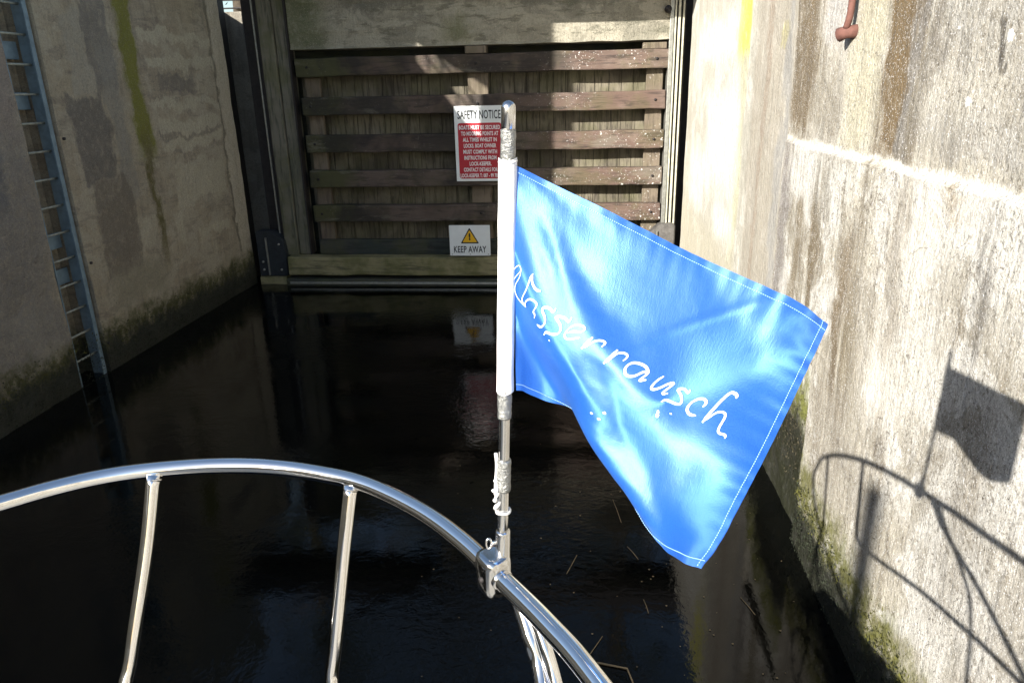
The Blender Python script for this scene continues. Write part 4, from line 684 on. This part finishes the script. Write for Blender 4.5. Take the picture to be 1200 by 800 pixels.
LET = [[1.27,0.0,0.5423,0.0,0.5353,0.0,0.5284,0.0004,0.5213,0.0016,0.5136,0.0044,0.5044,0.0086,0.4941,0.0136,0.4833,0.0192,0.4724,0.0251,0.4616,0.0312,0.4509,0.0366,0.4409,0.0411,0.4319,0.0445,0.4242,0.0467,0.4178,0.0477,0.4127,0.0476,0.4089,0.0464,0.4063,0.0441,0.405,0.0411,0.4053,0.0378,0.4072,0.0341,0.411,0.0299,0.4166,0.0255,0.4233,0.021,0.4308,0.0168,0.4385,0.013,0.4461,0.0096,0.4536,0.0066,0.4606,0.004,0.467,0.0021,0.4728,0.0008,0.478,0.0,0.4827],[1.45,0.05,0.4135,0.0478,0.4231,0.0458,0.4329,0.0435,0.4432,0.0402,0.4541,0.0356,0.4656,0.0301,0.4776,0.0244,0.4895,0.0194,0.501,0.0154,0.5119,0.0125,0.5221,0.0109,0.5316,0.0108,0.5398,0.0122,0.5469,0.0149,0.5525,0.0188,0.5565,0.0235,0.5589,0.0289,0.5597,0.035,0.5589,0.0415,0.557,0.048,0.5545,0.054,0.5521,0.0599,0.5498,0.0659,0.5472,0.0722,0.5442],[2.55,0.0722,0.5442,0.0668,0.5453,0.0618,0.5456,0.0575,0.545,0.0543,0.543,0.0526,0.5397,0.0523,0.5349,0.0533,0.5285,0.0557,0.5203,0.0593,0.5102,0.064,0.4986,0.0689,0.4865,0.0737,0.4744,0.078,0.4622,0.0816,0.4505,0.0847,0.4394,0.0873,0.4294,0.0895,0.4204,0.091,0.4127,0.0923,0.4061,0.0937,0.4003,0.0955,0.3951,0.0975,0.3906,0.0995,0.3866,0.1014,0.3827],[3.09,0.1,0.3885,0.1,0.3942,0.1,0.4,0.1002,0.4055,0.1008,0.4104,0.1021,0.4142,0.1039,0.417,0.1061,0.4192,0.1085,0.4213,0.1113,0.4235,0.1145,0.4253,0.1182,0.4262,0.1222,0.4259,0.1264,0.4245,0.1304,0.4224,0.1341,0.4199,0.1375,0.4173],[2.55,0.0681,0.5462,0.0682,0.5414,0.0688,0.5362,0.07,0.5303,0.0722,0.5234,0.0757,0.5156,0.0804,0.5072,0.086,0.499,0.092,0.4917,0.0983,0.4858,0.1045,0.4813,0.1106,0.4779,0.1163,0.4755,0.1215,0.4741,0.1258,0.4739,0.1287,0.4757,0.1293,0.4804,0.1272,0.4884,0.123,0.4987,0.1183,0.5092,0.1153,0.5173,0.1148,0.5215,0.1166,0.5226,0.119,0.5224,0.1209,0.5232,0.1217,0.5257,0.1217,0.5296,0.1213,0.534,0.1208,0.5385],[3.09,0.2028,0.4346,0.2014,0.4401,0.1998,0.4452,0.198,0.4492,0.1957,0.4516,0.193,0.4518,0.1899,0.4506,0.1862,0.4495,0.1812,0.4497,0.1751,0.4521,0.1681,0.4562,0.1615,0.4614,0.1567,0.4664,0.1542,0.4709,0.1537,0.4749,0.1545,0.4786,0.1562,0.4818,0.1587,0.4844,0.1616,0.4867,0.1646,0.4894,0.1672,0.4928,0.1691,0.4971,0.1701,0.5022,0.1703,0.508,0.1693,0.5146,0.1669,0.522,0.1632,0.5299,0.1588,0.5371,0.1542,0.5428,0.1497,0.5467,0.1452,0.5491,0.1407,0.5506,0.1361,0.5519],[3.09,0.2639,0.4288,0.2623,0.4346,0.2606,0.4399,0.2585,0.4441,0.2559,0.4464,0.2529,0.4467,0.2493,0.4455,0.2447,0.4441,0.2386,0.4441,0.231,0.4463,0.2225,0.4505,0.2147,0.4553,0.2097,0.4597,0.2084,0.463,0.2104,0.4653,0.214,0.4673,0.218,0.4693,0.222,0.4714,0.2257,0.474,0.2288,0.4772,0.2311,0.4813,0.2323,0.4864,0.2323,0.4926,0.2307,0.4994,0.2275,0.5062,0.2224,0.5128,0.216,0.519,0.2088,0.5247,0.2016,0.5296,0.1947,0.5335,0.1883,0.5363,0.1829,0.5387,0.1787,0.5415,0.1755,0.5451,0.1734,0.5494,0.1719,0.5536,0.1708,0.5577],[2.36,0.2569,0.4865,0.2625,0.4814,0.2681,0.4765,0.2738,0.4719,0.2797,0.4678,0.2858,0.4644,0.292,0.4615,0.2979,0.4587,0.3034,0.4553,0.3081,0.451,0.3119,0.4462,0.3143,0.4415,0.3146,0.4377,0.3127,0.4352,0.3089,0.4339,0.3039,0.4339,0.2984,0.4351,0.2924,0.4375,0.2861,0.4409,0.2798,0.4454,0.274,0.4509,0.2687,0.4573,0.2641,0.4642,0.2599,0.4713,0.2562,0.4786,0.2531,0.4856,0.2509,0.492,0.2498,0.4975,0.2503,0.5018,0.2524,0.5044,0.2559,0.5052,0.2603,0.5048,0.2651,0.5032,0.2704,0.5003,0.2759,0.4966,0.2813,0.4925,0.2864,0.4885,0.291,0.4848,0.2954,0.4814,0.2997,0.4782,0.3042,0.475],[4.36,0.3444,0.4538,0.3424,0.4584,0.34,0.463,0.337,0.468,0.3337,0.4735,0.3302,0.4798,0.3267,0.4868,0.3231,0.4943,0.3194,0.5019],[2.73,0.3194,0.5019,0.3241,0.4974,0.3287,0.4927,0.3332,0.4878,0.3375,0.4825,0.3417,0.4769,0.3458,0.4712,0.35,0.4656,0.3545,0.4603,0.3595,0.4556,0.365,0.4514,0.3705,0.4481,0.3757,0.4459,0.3802,0.4447,0.384,0.4446,0.3868,0.4454,0.3883,0.4473,0.3882,0.4503,0.3868,0.4541,0.3845,0.4586,0.3819,0.4635],[4.36,0.4306,0.45,0.427,0.4575,0.4238,0.4645,0.4207,0.4711,0.4176,0.4776,0.4142,0.4842,0.4106,0.4911,0.4068,0.4983,0.4028,0.5058],[2.73,0.4028,0.5058,0.4077,0.5006,0.4122,0.4955,0.4161,0.4901,0.4198,0.4843,0.4233,0.4779,0.4269,0.471,0.4309,0.4639,0.4356,0.4576,0.4411,0.4525,0.4472,0.4486,0.4533,0.4461,0.4587,0.445,0.4628,0.4452,0.4656,0.4466,0.4672,0.449,0.4675,0.4522,0.4667,0.456,0.4649,0.4603,0.4625,0.4648,0.4597,0.4692],[3.27,0.5486,0.4615,0.5449,0.4577,0.541,0.4541,0.5365,0.4512,0.5309,0.4495,0.5242,0.4492,0.5166,0.4503,0.509,0.4522,0.5017,0.4548,0.4951,0.4581,0.4893,0.4623,0.4842,0.4669,0.48,0.4721,0.4768,0.4778,0.4746,0.4838,0.4737,0.4895,0.4742,0.4946,0.4759,0.4991,0.4786,0.5027,0.4823,0.505,0.4868,0.5058,0.492,0.505,0.4977,0.5029,0.5037,0.4995,0.5094,0.4952,0.5148,0.4899,0.5198,0.484,0.5247,0.4778,0.5297,0.4723,0.5348,0.4678,0.5399,0.4645,0.5441,0.4625,0.5466,0.4626,0.5468,0.4653,0.5449,0.4702,0.5419,0.4763,0.5384,0.4825,0.5349,0.4882,0.5319,0.4932,0.5301,0.4971,0.5301,0.4989,0.5324,0.4984,0.5365,0.4958,0.5417,0.4923,0.5472,0.4885],[3.09,0.5972,0.45,0.5932,0.4558,0.5894,0.4615,0.5858,0.4674,0.5823,0.4735,0.579,0.4802,0.5762,0.4871,0.5742,0.4935,0.5733,0.4988,0.5737,0.5024,0.5755,0.5044,0.5785,0.5045,0.5821,0.5031,0.5863,0.5003,0.5909,0.4963,0.5959,0.4916,0.6009,0.4863,0.6059,0.4806,0.6108,0.4745,0.6158,0.4687,0.621,0.4633,0.6262,0.4585,0.6311,0.4546,0.6347,0.4526,0.6364,0.4534,0.6355,0.4575,0.6324,0.4638,0.6282,0.471,0.6238,0.4782,0.6197,0.485,0.6161,0.4913,0.6137,0.4965,0.6131,0.4996,0.6147,0.5003,0.6181,0.4988,0.6227,0.4959,0.6278,0.4923],[2.91,0.6931,0.4481,0.6929,0.4519,0.6924,0.4555,0.6913,0.4582,0.6894,0.4593,0.6867,0.4584,0.6831,0.4564,0.6789,0.4546,0.6742,0.454,0.6687,0.4552,0.6629,0.458,0.6581,0.4613,0.6556,0.4645,0.6562,0.4671,0.6592,0.4692,0.6634,0.4714,0.6677,0.474,0.6715,0.4772,0.6747,0.4808,0.6771,0.4846,0.679,0.4885,0.6803,0.4923,0.6811,0.4962,0.6808,0.4999,0.679,0.5034,0.6758,0.5061,0.6714,0.5081,0.6658,0.5096,0.6595,0.5107,0.6526,0.5113,0.6456,0.5117,0.6388,0.5125,0.6331,0.5139,0.6286,0.5163,0.6252,0.5195,0.6222,0.5231,0.6194,0.5269],[3.27,0.7542,0.4769,0.7559,0.4731,0.7573,0.4692,0.7583,0.4654,0.7584,0.4618,0.7574,0.4586,0.7553,0.4561,0.7526,0.4544,0.7492,0.4537,0.7449,0.4544,0.7396,0.4561,0.7339,0.4588,0.7284,0.4627,0.7233,0.4676,0.7186,0.4733,0.7144,0.4795,0.711,0.4859,0.7087,0.4921,0.7073,0.4978,0.7069,0.5032,0.7076,0.5081,0.7097,0.5125,0.7128,0.5162,0.7167,0.5187,0.721,0.52,0.7256,0.52,0.7306,0.519,0.7355,0.5173,0.7403,0.5154],[4.0,0.8431,0.3981,0.843,0.3955,0.8428,0.393,0.842,0.3906,0.84,0.3887,0.8365,0.3875,0.8319,0.3873,0.827,0.3884,0.8224,0.3913,0.8182,0.3961,0.8144,0.4026,0.8108,0.4104,0.8073,0.4188,0.8037,0.4278,0.8,0.4374,0.7964,0.4474,0.7931,0.4575,0.7898,0.4672,0.7866,0.4767,0.7835,0.4856,0.7807,0.494,0.7783,0.5019,0.7761,0.5096,0.7741,0.5173,0.7722,0.525],[2.73,0.7736,0.5212,0.7769,0.516,0.7803,0.5108,0.7838,0.5053,0.7877,0.4991,0.7917,0.4923,0.796,0.4855,0.8007,0.4794,0.8057,0.4742,0.8111,0.4704,0.8165,0.4678,0.8215,0.4664,0.826,0.4661,0.8297,0.4672,0.8325,0.47,0.8342,0.4743,0.8348,0.48,0.8344,0.4872,0.8333,0.4956,0.8321,0.5044,0.8312,0.513,0.8309,0.521,0.8314,0.5283,0.8331,0.5342,0.8364,0.5379,0.8413,0.5389,0.8472,0.5382,0.853,0.537,0.8576,0.5367,0.8603,0.5379,0.8615,0.5404,0.862,0.5434,0.8625,0.5462],[4.36,0.6194,0.5596,0.6208,0.5635,0.6208,0.5692],[5.82,0.6208,0.5692,0.6222,0.5712,0.6222,0.575],[2.36,0.6597,0.5481,0.6611,0.5481,0.6639,0.5481],[2.0,0.1931,0.5596,0.1944,0.5596,0.1972,0.5596],[4.36,0.4278,0.7038,0.4306,0.7038,0.4333,0.7019],[4.73,0.4389,0.6712,0.4417,0.6692,0.4444,0.6692],[4.0,0.4014,0.7,0.4028,0.7,0.4056,0.6981]]
NU, NV = 37, 27
G = [[Vector(GRID[(j*NU+i)*3:(j*NU+i)*3+3])*1e-4 for i in range(NU)] for j in range(NV)]
def c4(a, b, c, d, t): return .5*(2*b+(c-a)*t+(2*a-5*b+4*c-d)*t*t+(3*b-a-3*c+d)*t**3)
def gp(j, i):
    def e(A, k, n):
        if k < 0: return 2*A(0)-A(1)
        if k > n-1: return 2*A(n-1)-A(n-2)
        return A(k)
    return e(lambda jj: e(lambda ii: G[jj][ii], i, NU), j, NV)
def S0(u, v):
    x = min(max(u, 0), 1)*(NU-1); y = min(max(v, 0), 1)*(NV-1); i = min(int(x), NU-2); j = min(int(y), NV-2); fx, fy = x-i, y-j
    return c4(*[c4(*[gp(j+b, i+a) for a in (-1, 0, 1, 2)], fx) for b in (-1, 0, 1, 2)], fy)
def wr(u, v):
    """small soft wrinkles: fans from the hoist head and the fly corner, puckers along the hems"""
    h = 0
    a = math.atan2(v+.05, u+.04); h += .0010*sin(a*11+3*u)*min(1, u*6)*math.exp(-u*2.2)
    a2 = math.atan2(v+.03, 1.04-u); h += .0012*sin(a2*9+1)*math.exp(-(1-u)*3.6)*min(1, (1-u)*9)
    h += .0018*noise.noise(Vector((u*26, v*2, 1)))*math.exp(-v*12)*min(1, .25+u)+.0016*noise.noise(Vector((u*3, v*22, 4)))*math.exp(-(1-u)*12)+.0007*noise.noise(Vector((u*26, v*3, 9)))*math.exp(-(1-v)*14)
    h += .0012*noise.noise(Vector((u*2.6+v*1.8, v*1.6-u, 2)))*min(1, u*4)+.0014*noise.noise(Vector((u*6+v*4.2, v*3-u*2.5, 5)))*min(1, u*5)
    cx, cy = .80-.33*0, .05; du_, dv_ = -.42, .46; tt = min(1, max(0, ((u-cx)*du_+(v-cy)*dv_)/(du_**2+dv_**2))); dd = math.hypot(u-cx-tt*du_, v-cy-tt*dv_)
    h -= .0014*math.exp(-(dd/.014)**2)*sin(pi*min(1, .15+tt))
    return h
def SN(u, v, e=.012):
    du = S0(u+e, v)-S0(u-e, v); dv = S0(u, v+e)-S0(u, v-e); return dv.cross(du).normalized()
def S(u, v, off=0.):
    n = SN(u, v); 
    return S0(u, v)+n*(wr(u, v)+off)
flag = empty('flag', pp(190), 'shiny blue satin flag with white handwritten lettering on the flagpole', 'flag')
FO = flag.location
nu, nv = 190, 136
bm = bmesh.new(); uvl = bm.loops.layers.uv.new('UVMap'); g = [[bm.verts.new(S(i/nu, j/nv)-FO) for i in range(nu+1)] for j in range(nv+1)]
for j in range(nv):
    for i in range(nu):
        f = bm.faces.new((g[j][i], g[j+1][i], g[j+1][i+1], g[j][i+1])); f.smooth = True
        for l, (a, b) in zip(f.loops, ((i, j), (i, j+1), (i+1, j+1), (i+1, j))): l[uvl].uv = (a/nu, 1-b/nv)
fl = from_bm('flag_cloth', bm, M_SATIN, flag, True)
# doubled hems, a hair in front of the cloth
bm = bmesh.new()
def strip(pa, pb, n):
    prev = None
    for k in range(n+1):
        t = k/n; a = S(*pa(t), off=.0007)-FO; b = S(*pb(t), off=.0007)-FO; cur = (bm.verts.new(a), bm.verts.new(b))
        if prev: bm.faces.new((prev[0], prev[1], cur[1], cur[0]))
        prev = cur
hw_, hh = .02, .028
strip(lambda t: (t, 0), lambda t: (t, hh), 150); strip(lambda t: (1, t), lambda t: (1-hw_, t), 110); strip(lambda t: (t, 1), lambda t: (t, 1-hh), 150)
from_bm('hem', bm, M_SATIN, flag, True)
bm = bmesh.new()
def stitches(fn, n):
    for k in range(n):
        a, b = S(*fn(k/n), off=.0012)-FO, S(*fn((k+.6)/n), off=.0012)-FO; tube(bm, [a, b], .00042, 5)
stitches(lambda t: (t, hh), 150); stitches(lambda t: (1-hw_, t), 105); stitches(lambda t: (t, 1-hh), 150)
from_bm('stitching', bm, M_STITCH, flag)
# lettering
PXM = .00093
bm = bmesh.new()
def letter_mesh(strokes):
  bm = bmesh.new()
  for st in strokes:
      wpx = st[0]; uv = [(st[k], st[k+1]) for k in range(1, len(st), 2)]
      P = [S(a, b, .0011)-FO for a, b in uv]; N = [SN(a, b) for a, b in uv]; n = len(P); L = 0; prev = None
      for k in range(n):
          T = P[min(k+1, n-1)]-P[max(k-1, 0)]
          if T.length < 1e-6: continue
          T.normalize(); B = N[k].cross(T).normalized(); e = min(k, n-1-k)/2.; tap = .55+.45*min(1, e)
          nib = .60+.48*abs(B.dot(Vector((.7, 0, .7))))
          hw = wpx*PXM*.5*tap*nib; cur = (bm.verts.new(P[k]-B*hw), bm.verts.new(P[k]+B*hw))
          if prev and (P[k]-pk).length < .02: bm.faces.new((prev[0], prev[1], cur[1], cur[0]))
          elif prev: pass
          prev, pk = cur, P[k]
      for k in (0, n-1):   # round pen ends
          T = (P[1]-P[0] if k == 0 else P[-1]-P[-2]); 
          if T.length < 1e-7: continue
          T.normalize(); B = N[k].cross(T).normalized(); r_ = wpx*PXM*.5*.55
          bm.faces.new([bm.verts.new(P[k]+N[k]*.0001+(T*cos(a)+B*sin(a))*r_) for a in [2*pi*q/10 for q in range(10)]])
  bmesh.ops.recalc_face_normals(bm, faces=bm.faces[:]); return bm
from_bm('lettering', letter_mesh(LET[:19]), M_LETTER, flag)
for st in LET[19:]: from_bm('ink_drop', letter_mesh([st]), M_LETTER, flag)
# white sleeve wrapped round the pole
bm = bmesh.new(); rings = []
for k in range(41):
    v = 186+(459-186)*k/40; c = pp(v); ring = []
    for q in range(24):
        a = 2*pi*q/24; wob = 1+.06*noise.noise(Vector((cos(a)*1.5, sin(a)*1.5, k*.22)))
        fl_ = 1.22 if cos(a) > 0 else 1.0
        ring.append(bm.verts.new(c+Vector((cos(a)*.0092*fl_*wob-.0008, sin(a)*.0088*wob, .0015*cos(a*2) if k in (0, 40) else 0))-FO))
    rings.append(ring)
for a, b in zip(rings, rings[1:]):
    for q in range(24): bm.faces.new((a[q], a[(q+1) % 24], b[(q+1) % 24], b[q]))
from_bm('sleeve', bm, M_WHITE, flag, True)

# ------------------------------------------------------------------ things afloat
M_TWIG = simple('pale_straw', (.30, .22, .12), .8)
tw = [((718, 585), (728, 612), 'thin brown straw afloat between flag and railing'), ((676, 650), (664, 672), 'short pale straw afloat just right of the clamp'), ((754, 702), (760, 718), 'tiny pale straw afloat below the flag tip'),
      ((706, 745), (690, 768), 'straw afloat close to the lower railing'), ((735, 640), (748, 655), 'dark straw afloat left of the flag tip'), ((868, 700), (885, 720), 'bent twig afloat in the reflection of the sunlit wall')]
for a, b, lab in tw:
    A, B = at(*a, 2, .004), at(*b, 2, .004); M_ = (A+B)/2; o = empty('straw', M_, lab, 'straw', 'straws afloat on the dark water'); 
    tube_obj('stem', [A, M_+Vector((.002, .002, .001)), B], .0022, M_TWIG, o, 6)
A = [at(*q, 2, .006) for q in ((700, 776), (735, 783), (742, 800))]; o = empty('twig', A[1], 'angled reddish twig afloat at the bottom edge beside the railing', 'twig'); tube_obj('stem', A, .005, M_TWIG, o, 6)
bm = bmesh.new(); r = random.Random(5)
for k in range(170):
    c = Vector((r.uniform(-1.0, 1.25), 0, .004)); c.y = r.uniform(1.8, 5.5); s = r.uniform(.002, .006)
    if c.x < .0 and r.random() < .6: continue
    bm.faces.new([bm.verts.new(c+Vector((cos(a)*s*r.uniform(.6, 1.3), sin(a)*s, 0))) for a in [2*pi*q/6 for q in range(6)]])
tag(from_bm('floating_specks', bm, M_TWIG), 'tiny pale specks scattered over the dark water', 'debris', kind='stuff')
